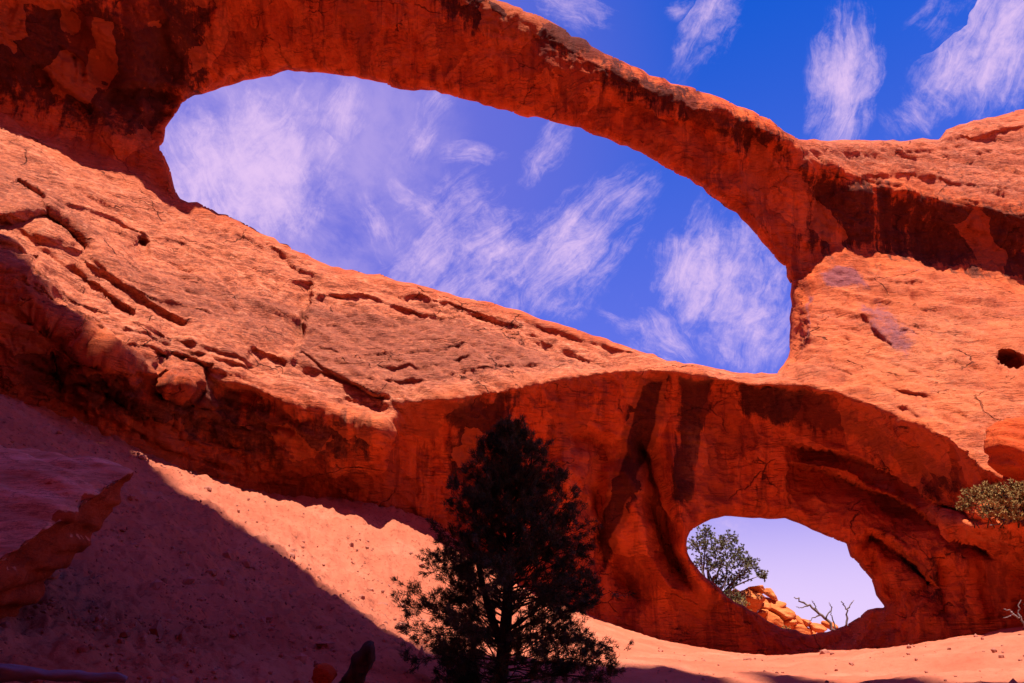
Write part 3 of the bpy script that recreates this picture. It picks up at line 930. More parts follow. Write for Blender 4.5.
    Yb = Y + Rd + Tk * np.sqrt(1 - (1 - core) ** 2) * 1.0
    ny, nx = PX.shape
    idx = np.arange(ny * nx).reshape(ny, nx)
    cs = (sd[:-1, :-1] + sd[1:, :-1] + sd[:-1, 1:] + sd[1:, 1:]) / 4
    keep = cs > 0
    fq = np.stack([idx[:-1, :-1], idx[1:, :-1], idx[1:, 1:], idx[:-1, 1:]], -1)[keep]
    Pf = at(QX.ravel(), QY.ravel(), Yf.ravel())
    Pb = at(QX.ravel(), QY.ravel(), Yb.ravel())
    bound = m.ravel() & okm.ravel()
    off = ny * nx
    bmap = np.where(bound, np.arange(off), np.arange(off) + off)
    bq = bmap[fq][:, ::-1]
    P = np.concatenate([Pf, Pb])
    quads = np.concatenate([fq, bq])
    used = np.zeros(len(P), bool)
    used[quads.ravel()] = True
    remap = np.cumsum(used) - 1
    P = P[used]
    quads = remap[quads]

    def region(defs):
        a = np.zeros(PX.shape)
        for poly, soft, s in defs:
            d, _, _, _ = seg_dist(PX + wx, PY + wy, poly, True)
            sg = np.where(inside(PX + wx, PY + wy, poly), d, -d)
            a = np.maximum(a, s * smooth(sg, -1.6 * soft, 1.6 * soft))
        a = a.ravel()
        return np.concatenate([a, a])[used]
    va, sl_, pu, pa = region(VARNISH), region(SLICK), region(PURPLE), region(PALE)
    # relief: bedding steps, weathered lumps, joints
    Ps = np.concatenate([at(QX.ravel(), QY.ravel(), blur(Yf, 14).ravel()), Pb])[used]
    N = vnormals(Ps, quads)
    ca, sa = math.cos(DIP), math.sin(DIP)
    warpn = fbm(P * 0.16, 3) * 1.6
    s = P[:, 2] * ca + P[:, 0] * sa + warpn
    along = P[:, 0] * ca - P[:, 2] * sa
    bedp = np.stack([along * 0.22, P[:, 1] * 0.22, s * 1.9], 1)
    bed = fbm(bedp, 4, gain=0.55)
    bedf = fbm(np.stack([along * 0.6, P[:, 1] * 0.6, s * 6.5], 1), 3, gain=0.6)
    lump = fbm(P * 0.30, 4)
    mid = fbm(np.stack([along * .5, P[:, 1] * .5, s * 1.7], 1) + 5, 4, gain=0.55)
    fine = fbm(np.stack([along * 1.7, P[:, 1] * 1.7, s * 5.0], 1) + 9, 4, gain=0.65)
    joint = fbm(np.stack([along * .5, P[:, 1] * .5, s * .8], 1), 3, ridged=True)

    def terrace(per, seed):
        """bedding: each layer swells out downwards and is undercut at its foot"""
        q = s / per + seed + 0.35 * fbm(np.stack([along * .35, P[:, 1] * .35, s * .35 + seed], 1), 3)
        fr = q - np.floor(q)
        prof = np.minimum((1 - fr), fr / 0.12)
        on = smooth(fbm(np.stack([along * .16, P[:, 1] * .16, np.floor(q) * 7.7 + seed], 1), 2), -.12, .25)
        return prof * on
    ter = 0.15 * terrace(1.35, 0.2) + 0.08 * terrace(0.5, 5.3) + 0.035 * terrace(0.2, 9.1)
    stepb = np.tanh(bed * 7) * 0.5
    def plates(q):
        f = q - np.floor(q)
        return np.floor(q) + smooth(f, 0.86, 1.0)
    pl_wall = plates(fbm(np.stack([P[:, 0] * .42, P[:, 1] * .42, P[:, 2] * .30], 1) + 40, 5, gain=.58) * 5.0)
    pl_bed = plates(fbm(np.stack([along * .20, P[:, 1] * .20, s * .8], 1) + 21, 5, gain=.55) * 5.0)
    rug = region([(CRUST[4][0], 16, 1.0)])
    rugh = fbm(np.stack([along * .35, P[:, 1] * .35, s * 1.0], 1) + 70, 5, gain=.6, ridged=True)
    edge = np.concatenate([dd.ravel(), dd.ravel()])[used]
    ef = smooth(edge, 0.0, 7.0)
    h = 0.26 * lump * (.4 + .6 * ef)
    h += ef * ((0.05 + 0.05 * sl_) * stepb + 0.03 * bedf + 0.06 * mid + 0.032 * fine + ter * (0.35 + 0.75 * sl_))
    flute = 1 - 0.6 * region([([(560, 420), (690, 420), (700, 600), (600, 600)], 10, 1.0)])
    h = h * (0.5 + 0.5 * flute)
    h += ef * (0.085 * flute * pl_wall * (1 - sl_) + 0.055 * pl_bed * (0.4 + .6 * sl_) + 0.34 * rug * rugh)
    h -= ef * 0.20 * np.clip(joint - 0.42, 0, 1) * (0.4 + sl_)
    P = P + N * h[:, None]
    me = np_mesh('sandstone_fin', P, quads=quads)
    attr(me, 'varnish', va)
    attr(me, 'slick', sl_)
    attr(me, 'purple', pu)
    attr(me, 'pale', pa)
    attr(me, 'crust', region(CRUST))
    return obj('rock_arch', me, M_ROCK)


fin = build_fin()
tag(fin, 'huge red sandstone fin pierced by a wide upper arch and a small lower arch', 'rock arch')

# ------------------------------------------------------------------ ground
GP = []


def gpt(px, py, Y):
    GP.append(at(px, py, Y))


def gw(x, y, z):
    GP.append(np.array([x, y, z], float))


# talus against the left wall
for u in UND[2:]:
    gpt(u[0], u[1] + (6 if u[0] < 340 else 12), u[2] - .1)
for p in ((415, 516, 27.4), (440, 526, 27.8), (480, 560, 28.6)):
    gpt(*p)
for p in ((60, 470, 16.5), (160, 500, 18.5), (250, 530, 20), (340, 570, 21.5), (420, 600, 22.5), (60, 560, 11.5), (180, 590, 13.0), (300, 620, 14.5), (400, 640, 16.5), (60, 630, 8.5), (200, 650, 9.5), (330, 672, 10.5)):
    gpt(*p)
for p in ((480, 630, 23.0), (560, 640, 23.0), (610, 624, 29.7), (660, 641, 30.0), (720, 656, 29.9), (800, 658, 29.4), (880, 652, 26.6), (940, 645, 24.2), (1010, 630, 22.8), (1150, 615, 21.5), (620, 664, 18), (720, 670, 17.5), (850, 673, 16), (960, 668, 15), (1024, 655, 15)):
    gpt(*p)
for p in ((500, 700, 12.5), (420, 695, 11), (700, 700, 11.5), (900, 705, 10), (1024, 700, 9)):
    gpt(*p)
gw(-4, 4.5, 1.1); gw(-2, 4, .7); gw(0, 0, 0); gw(2, 4, .5); gw(5, 5, .6); gw(-5, 0, .6); gw(5, 0, 0); gw(0, -8, -.5); gw(-10, -5, 1.5); gw(12, 0, .3); gw(14, 8, 1.0); gw(-14, 8, 6); gw(-9, 6, 2.8)
gw(-12, -20, 0); gw(12, -20, 0); gw(28, 5, 1); gw(-30, 5, 6); gw(-30, -20, 0); gw(30, -20, 0)
# beyond the fin
gw(8, 36, 2.2); gw(12, 36, 1.6); gw(16, 36, 1.4); gw(9, 42, 3.4); gw(11, 43, 3.0); gw(14, 43, 2.2); gw(17, 43, 2.0); gw(0, 42, 3); gw(-10, 40, 2); gw(22, 40, 1); gw(10, 52, 1); gw(-20, 50, 1); gw(30, 50, 0); gw(0, 60, 0); gw(40, 60, 0); gw(-40, 60, 0); gw(-40, 30, 2); gw(40, 20, .5)
GP = np.array(GP)


def tps(r):
    return r * r * np.log(r + 1e-9)


_A = tps(np.linalg.norm(GP[:, None, :2] - GP[None, :, :2], axis=2)) + np.eye(len(GP)) * 0.02
_B = np.concatenate([np.ones((len(GP), 1)), GP[:, :2]], 1)
_sol = np.linalg.solve(np.block([[_A, _B], [_B.T, np.zeros((3, 3))]]), np.concatenate([GP[:, 2], np.zeros(3)]))


def ground_z(X, Y):
    X, Y = np.asarray(X, float), np.asarray(Y, float)
    sh = X.shape
    x, y = np.clip(X.ravel(), -45, 45), np.clip(Y.ravel(), -25, 65)
    z = _sol[-3] + _sol[-2] * x + _sol[-1] * y
    for k in range(len(GP)):
        z = z + _sol[k] * tps(np.hypot(x - GP[k, 0], y - GP[k, 1]))
    r = np.hypot(X.ravel(), Y.ravel())
    z = z * (1 - smooth(r, 45, 140)) - 3.0 * smooth(r, 60, 400)
    p = np.stack([X.ravel(), Y.ravel(), np.zeros(z.shape)], 1)
    rub = rubble(X.ravel(), Y.ravel())
    z += fbm(p * 2.6 + 3, 3) * 0.035 * smooth(r, 3, 8) * (1 - smooth(r, 40, 60))
    z += fbm(p * 0.5, 3) * 0.16 + fbm(p * 1.7, 4, gain=.6) * (0.04 + 0.16 * rub) + fbm(p * 7, 3, gain=.6) * (0.015 + 0.05 * rub)
    z += fbm(p * 0.01, 3) * smooth(r, 80, 500) * 12
    return z.reshape(sh)


def rubble(x, y):
    return smooth(-x + 0.25 * (y - 12), -0.5, 4.0) * smooth(y, 5, 9)


def build_ground():
    dense = np.linspace(R_(-42), R_(42), 640)
    rest = np.linspace(R_(42), R_(318), 70)[1:-1]
    az = np.concatenate([dense, rest])
    rad = np.concatenate([[0.3, 0.8, 1.4], np.geomspace(2, 34, 420), np.geomspace(35, 6000, 70)])
    A, Rr = np.meshgrid(az, rad)
    X, Y = np.sin(A) * Rr, np.cos(A) * Rr
    Z = ground_z(X, Y)
    n, m = A.shape
    idx = np.arange(n * m).reshape(n, m)
    nxt = np.roll(idx, -1, 1)
    q = np.stack([idx[:-1], nxt[:-1], nxt[1:], idx[1:]], -1).reshape(-1, 4)[:, ::-1]
    tri = np.stack([np.full(m, n * m), nxt[0], idx[0]], -1)[:, ::-1]
    P = np.concatenate([np.stack([X.ravel(), Y.ravel(), Z.ravel()], 1), [[0, 0, float(ground_z(np.array([0.]), np.array([0.]))[0])]]])
    me = np_mesh('ground', P, quads=q, tris=tri)
    attr(me, 'rubble', rubble(P[:, 0], P[:, 1]))
    o = obj('ground', me, M_SAND)
    o['kind'] = 'structure'
    return o


ground = build_ground()


# ------------------------------------------------------------------ unseen rock wall behind the camera, its top shaped to shade the foreground
SHADE = [(-200, 120, 18), (0, 215, 21.5), (60, 290, 21.0), (105, 340, 21.6), (60, 404, 19.5), (100, 422, 20), (130, 440, 20), (156, 461, 20), (190, 490, 20), (231, 512, 20), (261, 533, 20), (291, 555, 20.5), (331, 585, 20.5), (372, 613, 21), (424, 643, 20.5), (520, 654, 19.5), (620, 661, 18.5), (670, 664, 18), (720, 667, 17.5), (800, 669, 16.5), (850, 673, 15), (880, 681, 13.5), (895, 692, 12.5)]
CY = -4.0


def build_shade_cliff():
    bpy.context.view_layer.update()
    dg = bpy.context.evaluated_depsgraph_get()
    prof = []
    for px, py, Y in SHADE:
        p = at(px, py, Y)
        d = np.array(ray(px, py))
        hit, loc, *_ = SC.ray_cast(dg, Vector(EYE), Vector(d).normalized())
        if hit and abs(loc.y - Y) < 9:
            p = np.array(loc)
        t = (CY - p[1]) / SUN[1]
        q = p + SUN * t
        prof.append((q[0], q[2]))
    prof.sort()
    print('cliff profile', [(round(a, 1), round(b, 1)) for a, b in prof])
    px_ = np.array([a for a, _ in prof])
    pz_ = np.array([b for _, b in prof])
    xs = np.linspace(-70, 70, 220)
    zt = np.interp(xs, px_, pz_)
    zt = zt - (zt - 12) * smooth(xs, px_[-1] - .9, px_[-1] + .7)
    zt = zt - (zt - 12) * np.maximum(smooth(xs, 12, 30), smooth(-xs, 22, 42))
    ring = 60
    t = np.linspace(0, 1, ring)
    P = []
    for x, z in zip(xs, zt):
        f = np.clip(t / .45, 0, 1)
        bk = np.clip((t - .55) / .45, 0, 1)
        top = np.clip((t - .45) / .1, 0, 1)
        y = np.where(t < .45, CY, np.where(t > .55, CY - 9 - 6 * bk, CY - 9 * top))
        zz = np.where(t < .45, -6 + (z + 6) * f, np.where(t > .55, z - 2 - (z + 4) * bk, z - 2 * top))
        P.append(np.stack([np.full(ring, x), y, zz], 1))
    P = np.concatenate(P)
    P[:, 1] += fbm(P * .12, 4) * 1.6 * np.clip((60 - P[:, 2]) / 60, 0, 1)
    idx = np.arange(len(P)).reshape(len(xs), ring)
    q = np.stack([idx[:-1, :-1], idx[1:, :-1], idx[1:, 1:], idx[:-1, 1:]], -1).reshape(-1, 4)
    o = obj('shade_cliff', np_mesh('shade_cliff', P, quads=q), M_FILL_ROCK)
    o['kind'] = 'structure'


build_shade_cliff()

# ------------------------------------------------------------------ rocks
def ico(sub):
    import bmesh
    bm = bmesh.new()
    bmesh.ops.create_icosphere(bm, subdivisions=sub, radius=1)
    bm.verts.ensure_lookup_table()
    v = np.array([x.co for x in bm.verts])
    f = np.array([[x.index for x in q.verts] for q in bm.faces])
    bm.free()
    return v, f


ICO = {k: ico(k) for k in (1, 2, 3, 4, 5)}


def blocky(seed, sub=4, cuts=9, amp=0.06):
    """a rock: a ball cut by random planes, then roughened"""
    rr = np.random.default_rng(seed)
    v, f = ICO[sub]
    r = np.full(len(v), 1.0)
    for _ in range(cuts):
        n = rr.normal(size=3)
        n /= np.linalg.norm(n)
        d = rr.uniform(.40, .74)
        c = v @ n
        r = np.minimum(r, np.where(c > 1e-3, d / np.maximum(c, 1e-3), 9))
    p = v * r[:, None]
    p = p * (1 + amp * fbm(p * 2.2 + seed * 3.1, 4)[:, None] + 0.5 * amp * fbm(p * 8 + seed, 3)[:, None] + 0.6 * amp * np.tanh(6 * fbm(np.stack([p[:, 0] * .4, p[:, 1] * .4, p[:, 2] * 3.5 + seed], 1), 3))[:, None])
    return p, f


def boulder(name, center, size, seed, mat, label, rot=(0, 0, 0), group=None, sub=4, cuts=9, amp=.07):
    p, f = blocky(seed, sub, cuts, amp)
    p = (p * np.array(size)) @ np.array(Matrix.Rotation(rot[2], 3, 'Z') @ Matrix.Rotation(rot[1], 3, 'Y') @ Matrix.Rotation(rot[0], 3, 'X')).T
    o = obj(name, np_mesh(name, p, tris=f), mat, loc=center)
    return tag(o, label, 'boulder' if name != 'stone' else 'stone', group)


def hull_rock(name, points, mat, label, depth_amp=.06, sub=5, cat='boulder'):
    """a rock slab given by the corners of its convex hull, with worn edges"""
    import bmesh
    bm = bmesh.new()
    for p in points:
        bm.verts.new(p)
    bmesh.ops.convex_hull(bm, input=bm.verts)
    bmesh.ops.triangulate(bm, faces=bm.faces)
    for _ in range(sub):
        bmesh.ops.subdivide_edges(bm, edges=[e for e in bm.edges if e.calc_length() > 0.09], cuts=1, use_grid_fill=False)
        bmesh.ops.triangulate(bm, faces=bm.faces)
        if len(bm.verts) > 60000:
            break
    for _ in range(2):
        bmesh.ops.smooth_vert(bm, verts=bm.verts, factor=.5, use_axis_x=True, use_axis_y=True, use_axis_z=True)
    bm.normal_update()
    bm.verts.ensure_lookup_table()
    P = np.array([v.co for v in bm.verts])
    N = np.array([v.normal for v in bm.verts])
    f = np.array([[x.index for x in q.verts] for q in bm.faces])
    bm.free()
    c = P.mean(0)
    s = P[:, 2] + .35 * P[:, 0]
    h = depth_amp * (fbm(P * 1.3, 4) + .8 * np.tanh(4 * fbm(np.stack([P[:, 0] * .5, P[:, 1] * .5, s * 5], 1), 3)) + .35 * fbm(P * 8, 3))
    P = P + N * h[:, None]
    o = obj(name, np_mesh(name, P - c, tris=f), mat, loc=c)
    return tag(o, label, cat)


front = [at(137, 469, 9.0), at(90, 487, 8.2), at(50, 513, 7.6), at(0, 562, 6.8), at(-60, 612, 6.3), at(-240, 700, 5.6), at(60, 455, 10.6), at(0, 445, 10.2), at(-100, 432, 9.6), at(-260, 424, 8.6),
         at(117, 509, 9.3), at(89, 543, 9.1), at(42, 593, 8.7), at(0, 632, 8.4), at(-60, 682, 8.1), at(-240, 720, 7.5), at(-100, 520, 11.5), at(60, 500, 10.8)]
slab = hull_rock('boulder', front, M_LIT_TOP, 'large shaded sandstone slab with a sharp tip at the left edge of the picture')

rb = [at(x, y, Y) for x, y, Y in ((984, 440, 19.4), (986, 428, 19.6), (1002, 419, 19.4), (1060, 414, 19.6), (1160, 420, 20), (988, 462, 19.5), (1003, 474, 19.6), (1032, 492, 19.9), (1160, 510, 19.9), (1000, 440, 18.8), (1030, 450, 18.6), (1160, 450, 18.2), (1010, 466, 18.9), (1060, 440, 21.5), (1160, 470, 22))]
hull_rock('boulder', rb, M_BOULDER, 'rounded orange boulder perched on the ledge above the dry shrub', .07)
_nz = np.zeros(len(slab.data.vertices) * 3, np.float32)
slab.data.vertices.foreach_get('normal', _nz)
attr(slab.data, 'top_light', smooth(_nz.reshape(-1, 3)[:, 2], 0.25, 0.55))  # upward faces coloured lighter, underside left dark, as if lit from above
boulder('boulder', at(322, 682, 8.0), (.16, .14, .16), 5, M_BOULDER, 'small red rock sticking out of the sand beside the short dead log', (0, .3, 0), sub=3)


# ------------------------------------------------------------------ wood and foliage
def tube(path, radii, sides=8, seed=0, rough=0.0):
    path = np.array(path, float)
    n = len(path)
    T = np.gradient(path, axis=0)
    T /= np.linalg.norm(T, axis=1)[:, None] + 1e-9
    up = np.array([0.31, 0.17, 0.93])
    V = []
    for k in range(n):
        a = np.cross(T[k], up)
        if np.linalg.norm(a) < .1:
            a = np.cross(T[k], [1, 0, 0])
        a /= np.linalg.norm(a)
        b = np.cross(T[k], a)
        th = np.arange(sides) * 2 * math.pi / sides
        V.append(path[k] + radii[k] * (np.cos(th)[:, None] * a + np.sin(th)[:, None] * b))
    V = np.concatenate(V)
    if rough:
        V = V + rough * np.stack([fbm(V * 6 + s + seed, 3) for s in (0, 11, 23)], 1)
    q = []
    for k in range(n - 1):
        for j in range(sides):
            q.append((k * sides + j, k * sides + (j + 1) % sides, (k + 1) * sides + (j + 1) % sides, (k + 1) * sides + j))
    V = np.concatenate([V, path[:1], path[-1:]])
    t = [(len(V) - 2, (j + 1) % sides, j) for j in range(sides)] + [(len(V) - 1, (n - 1) * sides + j, (n - 1) * sides + (j + 1) % sides) for j in range(sides)]
    return V, np.array(q), np.array(t)


class Soup:
    def __init__(self):
        self.v, self.q, self.t, self.n = [], [], [], 0

    def add(self, V, q=None, t=None):
        self.v.append(np.asarray(V))
        if q is not None and len(q):
            self.q.append(np.asarray(q) + self.n)
        if t is not None and len(t):
            self.t.append(np.asarray(t) + self.n)
        self.n += len(V)

    def tube(self, *a, **k):
        self.add(*tube(*a, **k))

    def mesh(self, name, origin=(0, 0, 0), smooth_shade=True):
        return np_mesh(name, np.concatenate(self.v) - np.array(origin), np.concatenate(self.q) if self.q else None, np.concatenate(self.t) if self.t else None, smooth_shade)


def needles(points, dirs, per, length, width, rng, spread=1.0):
    """tufts of thin blades at the given points"""
    n = len(points)
    P = np.repeat(points, per, 0)
    D = np.repeat(dirs, per, 0) * 0.75 + rng.normal(size=(n * per, 3)) * 0.62 * spread
    D /= np.linalg.norm(D, axis=1)[:, None]
    L = length * rng.uniform(.6, 1.15, (n * per, 1))
    P = P + rng.normal(size=P.shape) * length * .22
    side = np.cross(D, rng.normal(size=D.shape))
    side /= np.linalg.norm(side, axis=1)[:, None]
    a = P - side * width * .5
    b = P + side * width * .5
    c = P + D * L
    V = np.stack([a, b, c], 1).reshape(-1, 3)
    return V, np.arange(len(V)).reshape(-1, 3)


def curve(p0, d, L, n, rng, droop=0.0, wob=.12):
    p, out = np.array(p0, float), [np.array(p0, float)]
    d = np.array(d, float)
    for k in range(n):
        d = d + rng.normal(size=3) * wob + np.array([0, 0, droop])
        d /= np.linalg.norm(d)
        p = p + d * L / n
        out.append(p.copy())
    return np.array(out)


def pinyon():
    rng = np.random.default_rng(3)
    Y0 = 12.5
    base = at(497, 712, Y0)
    base[2] = float(ground_z(base[0:1], base[1:2])[0]) - 0.05
    top = at(516, 429, Y0)
    H = top[2] - base[2]
    px_m = Y0 / F
    root = bpy.data.objects.new('pinyon_pine', None)
    C.objects.link(root)
    root.location = base
    tag(root, 'dark conical pinyon pine standing in the shade before the sandstone wall', 'tree')
    wood, fol = Soup(), []
    tr = np.array([base + (top - base) * t + np.array([math.sin(t * 5) * .05, math.cos(t * 4) * .04, 0]) for t in np.linspace(0, 1, 18)])
    wood.tube(tr, np.linspace(.12, .012, 18), 10, rough=.015)
    k0 = 3
    st = np.array([tr[k0] + (at(478, 470, Y0) - tr[k0]) * t + np.array([-.20 * math.sin(t * math.pi), .1 * math.sin(t * 3), 0]) for t in np.linspace(0, 1, 12)])
    wood.tube(st, np.linspace(.07, .012, 12), 8, rough=.01)
    # crown outline: half widths left and right against the image row
    rows = np.array([418, 430, 450, 470, 490, 510, 530, 560, 585, 600, 620, 640, 655, 670, 700, 712])
    lft = np.array([514, 505, 487, 470, 463, 452, 446, 440, 428, 418, 408, 406, 418, 438, 446, 460])
    rgt = np.array([520, 530, 540, 546, 558, 572, 582, 586, 592, 608, 614, 618, 614, 604, 600, 570])
    pts_, dirs_ = [], []
    for i in range(210):
        t = 0.04 + 0.96 * (1 - (1 - (i + rng.uniform(0, 1)) / 210) ** .72)
        h = base[2] + H * t
        # image row of that height on the tree's plane
        tz = (h - EYE[2]) / Y0
        v = (tz * CT - ST) / (CT + tz * ST)
        py = 341.5 - v * F
        xl, xr = np.interp(py, rows, lft), np.interp(py, rows, rgt)
        cx = np.interp(t, np.linspace(0, 1, 18), tr[:, 0])
        cy = np.interp(t, np.linspace(0, 1, 18), tr[:, 1])
        ang = i * 2.39996 + rng.uniform(-.4, .4)
        ca, sa_ = math.cos(ang), math.sin(ang)
        wl, wr = (cx - (xl - 512) * px_m) * .92, ((xr - 512) * px_m - cx) * .92
        ext = (wr if ca > 0 else wl)
        Lb = math.hypot(ext * ca, (0.5 * (wl + wr)) * sa_) * rng.choice([1.0, .95, .8, .62, 1.03])
        Lb = max(Lb, .10)
        elev = R_(2 + 52 * t) + rng.uniform(-.15, .22)
        p0 = np.array([cx, cy, h - Lb * math.tan(elev) * .55])
        p0[2] = max(p0[2], base[2] + .25)
        br = curve(p0, (ca * math.cos(elev), sa_ * math.cos(elev), math.sin(elev)), Lb / math.cos(elev) * 1.0, 7, rng, .02, .13)
        wood.tube(br, np.linspace(.005 + (.010 if t > .3 else .006) * Lb, .003, 8), 5)
        dens = 1.05 if t > .5 else 1.25
        for k in range(2 if t > .5 else 4, 8):
            ns = rng.poisson(1.5 * dens + 1.5 * (k / 7))
            for _ in range(ns):
                q = br[k] + rng.normal(size=3) * .05
                dd = (br[k] - br[k - 1])
                dd = dd / np.linalg.norm(dd) + rng.normal(size=3) * .55 + np.array([0, 0, .25])
                dd /= np.linalg.norm(dd)
                l2 = rng.uniform(.12, .34) * min(1, .28 + Lb * .62)
                tw = np.array([q, q + dd * l2 * .5, q + dd * l2 + np.array([0, 0, .03])])
                wood.tube(tw, [.005, .004, .003], 3)
                m = int(rng.integers(3, 6))
                for j in range(m):
                    s = .45 + .6 * j / m
                    pts_.append(q + dd * l2 * s + rng.normal(size=3) * .018)
                    dirs_.append(dd)
    V, T = needles(np.array(pts_), np.array(dirs_), 16, .082, .0105, rng)
    print('pinyon tufts', len(pts_))
    obj('crown', np_mesh('pinyon_crown', V - base, tris=T, smooth_shade=False), M_NEEDLE, root)
    obj('trunk', wood.mesh('pinyon_trunk', base), M_BARK, root)


pinyon()


def leafy_tree(name, label, base, blobs, mat, seed, leaf=.07, per=9, clump=60, stem=1.0, spread=0.0, group=None, bark=M_DEADWOOD):
    rng = np.random.default_rng(seed)
    base = np.array(base, float)
    root = bpy.data.objects.new(name, None)
    C.objects.link(root)
    root.location = base
    tag(root, label, 'tree' if 'shrub' not in name else 'shrub', group)
    wood = Soup()
    P, D = [], []
    for c, r in blobs:
        c = np.array(c, float)
        base_ = base + np.array([(c[0] - base[0]) * spread, 0, 0])
        mid = base_ + (c - base_) * .5 + rng.normal(size=3) * r * .35
        mid2 = base_ + (c - base_) * .8 + rng.normal(size=3) * r * .25
        wood.tube(np.array([base_, mid, mid2, c]), stem * np.array([.05 + .04 * r, .04 + .02 * r, .025, .012]), 6)
        nsub = int(clump * (r / .5) ** 1.6) + 6
        for _ in range(nsub):
            d = rng.normal(size=3)
            d /= np.linalg.norm(d)
            q = c + d * r * rng.uniform(.35, 1.0) * np.array([1, 1, .8])
            P.append(q)
            D.append(d + np.array([0, 0, .4]))
            if rng.uniform() < .25:
                wood.tube(np.array([c + d * r * .1, (c + q) / 2 + rng.normal(size=3) * .04, q]), [.014, .010, .006], 4)
    V, T = needles(np.array(P), np.array(D), per, leaf, leaf * .55, rng, 1.2)
    obj('crown', np_mesh(name + '_crown', V - base, tris=T, smooth_shade=False), mat, root)
    obj('trunk', wood.mesh(name + '_trunk', base), bark, root)
    return root


YJ = 42.0
jb = at(712, 606, YJ)
blobs = []
for px, py, r, dy in ((698, 545, .55, 0), (706, 534, .5, .4), (716, 548, .65, -.2), (728, 540, .55, .3), (736, 552, .5, 0), (742, 562, .5, -.3), (752, 565, .42, .3), (762, 575, .34, 0), (744, 575, .42, .2), (722, 565, .65, -.3),
                      (706, 562, .6, .2), (730, 580, .5, 0), (715, 582, .5, .3), (728, 596, .45, -.4), (738, 600, .4, -.3), (712, 596, .4, 0)):
    blobs.append((at(px, py, YJ + dy), r * 1.2))
leafy_tree('juniper_tree', 'bushy green juniper seen through the left side of the lower arch', jb, blobs, M_JUNIPER, 5, leaf=.10, per=11, clump=60)

YS = 18.8
sb = at(1010, 528, YS + .3)
blobs = [(at(px, py, YS + dy), r) for px, py, r, dy in ((972, 497, .30, 0), (985, 492, .34, .2), (1000, 495, .36, -.1), (1015, 492, .36, .2), (1028, 497, .4, 0), (990, 508, .32, -.2), (1006, 510, .36, 0), (1022, 512, .36, .1), (1040, 505, .4, 0), (966, 506, .2, .1))]
leafy_tree('dry_shrub', 'sparse yellow green shrub with bare stems on the ledge under the orange boulder', sb, blobs, M_SHRUB, 8, leaf=.06, per=12, clump=190, stem=.22, spread=.8, bark=M_BARK)

for (px, py, Yb, rr_), lab, sd0 in zip(((742, 606, 40.5, .34), (786, 632, 41.0, .28)), ('low grey scrub between the juniper trunk and the boulder heap', 'tiny dry scrub at the foot of the boulder heap by the dead branches'), (21, 22)):
    leafy_tree('scrub_shrub', lab, at(px, py + 8, Yb), [(at(px - 4, py, Yb), rr_), (at(px + 4, py + 1, Yb + .2), rr_ * .9), (at(px, py - 4, Yb + .3), rr_ * .8)], M_SHRUB, sd0, leaf=.08, per=8, clump=40, stem=.4)

# boulder pile seen through the lower arch
YP = 43.0
pile = [(752, 600, .9, .62, .55, 1), (766, 603, 1.0, .7, .55, 2), (778, 612, .85, .7, .5, 3), (790, 622, .7, .6, .4, 4), (762, 620, 1.1, .8, .6, 5), (746, 612, .9, .7, .6, 6), (775, 626, 1.1, .8, .6, 7), (800, 630, .7, .6, .4, 8), (757, 590, .55, .5, .35, 9), (771, 595, .5, .5, .3, 10),
        (735, 600, .8, .8, .8, 12), (806, 622, .35, .3, .25, 13), (745, 630, 1.3, 1, .8, 14), (812, 636, .8, .7, .5, 15), (720, 612, 1.0, .9, .9, 16), (800, 622, .5, .4, .32, 17), (816, 627, .6, .45, .36, 18), (830, 626, .42, .4, .3, 19), (786, 614, .45, .4, .3, 20), (748, 596, .5, .45, .4, 21)]
desc = ['tilted orange block near the top of the boulder heap under the juniper', 'large orange block in the middle of the heap seen through the lower arch', 'orange block on the right flank of the heap seen through the lower arch',
        'orange rock low on the right slope of the boulder heap', 'broad orange boulder at the foot of the heap, behind the arch sill', 'orange boulder in the left part of the heap beside the juniper',
        'wide boulder low in the middle of the heap beyond the arch sill', 'rightmost low orange rock at the end of the boulder heap', 'small block topping the boulder heap next to the juniper branches', 'small flat rock on the crest of the boulder heap, right of the top block',
        'boulder half hidden behind the lower juniper branches', 'little rock lying on the right end of the heap, near the dead branches', 'big boulder at the back of the sill, mostly hidden by the arch sill', 'rock in front of the dead branches beyond the arch sill', 'boulder behind the juniper trunk and the arch sill',
        'pale rock in front of the leaning dead tree beyond the arch sill', 'flat pale rock under the leaning dead tree beyond the arch sill', 'small pale rock between the two dead trees beyond the arch sill',
        'small block on the right shoulder of the boulder heap', 'block wedged in the upper left of the boulder heap by the juniper']
for (px, py, a, b, c, sd_), dsc in zip(pile, desc):
    rr = random.Random(sd_)
    boulder('boulder', at(px, py, YP + rr.uniform(-.5, .6)), (a * 1.12, b * 1.1, c * 1.1), sd_ + 40, M_BUFF, dsc, (rr.uniform(-.3, .3), rr.uniform(.2, .7), rr.uniform(-1, 1)), 'boulder heap beyond the lower arch', sub=4, cuts=12, amp=.06)


def dead_branch(name, label, paths, mat, cat, seed=1):
    s = Soup()
    o = np.array(paths[0][0][0])
    for p, r in paths:
        p = np.array(p)
        # denser and slightly crooked
        t = np.linspace(0, 1, 4 * len(p))
        q = np.stack([np.interp(t, np.linspace(0, 1, len(p)), p[:, k]) for k in range(3)], 1)
        q[1:-1] += np.random.default_rng(seed + len(t)).normal(size=q[1:-1].shape) * r * .5
        s.tube(q, np.linspace(r, r * .3, len(q)), 6, rough=r * .25)
    ob = obj(name, s.mesh(name, o), mat, loc=o)
    return tag(ob, label, cat)


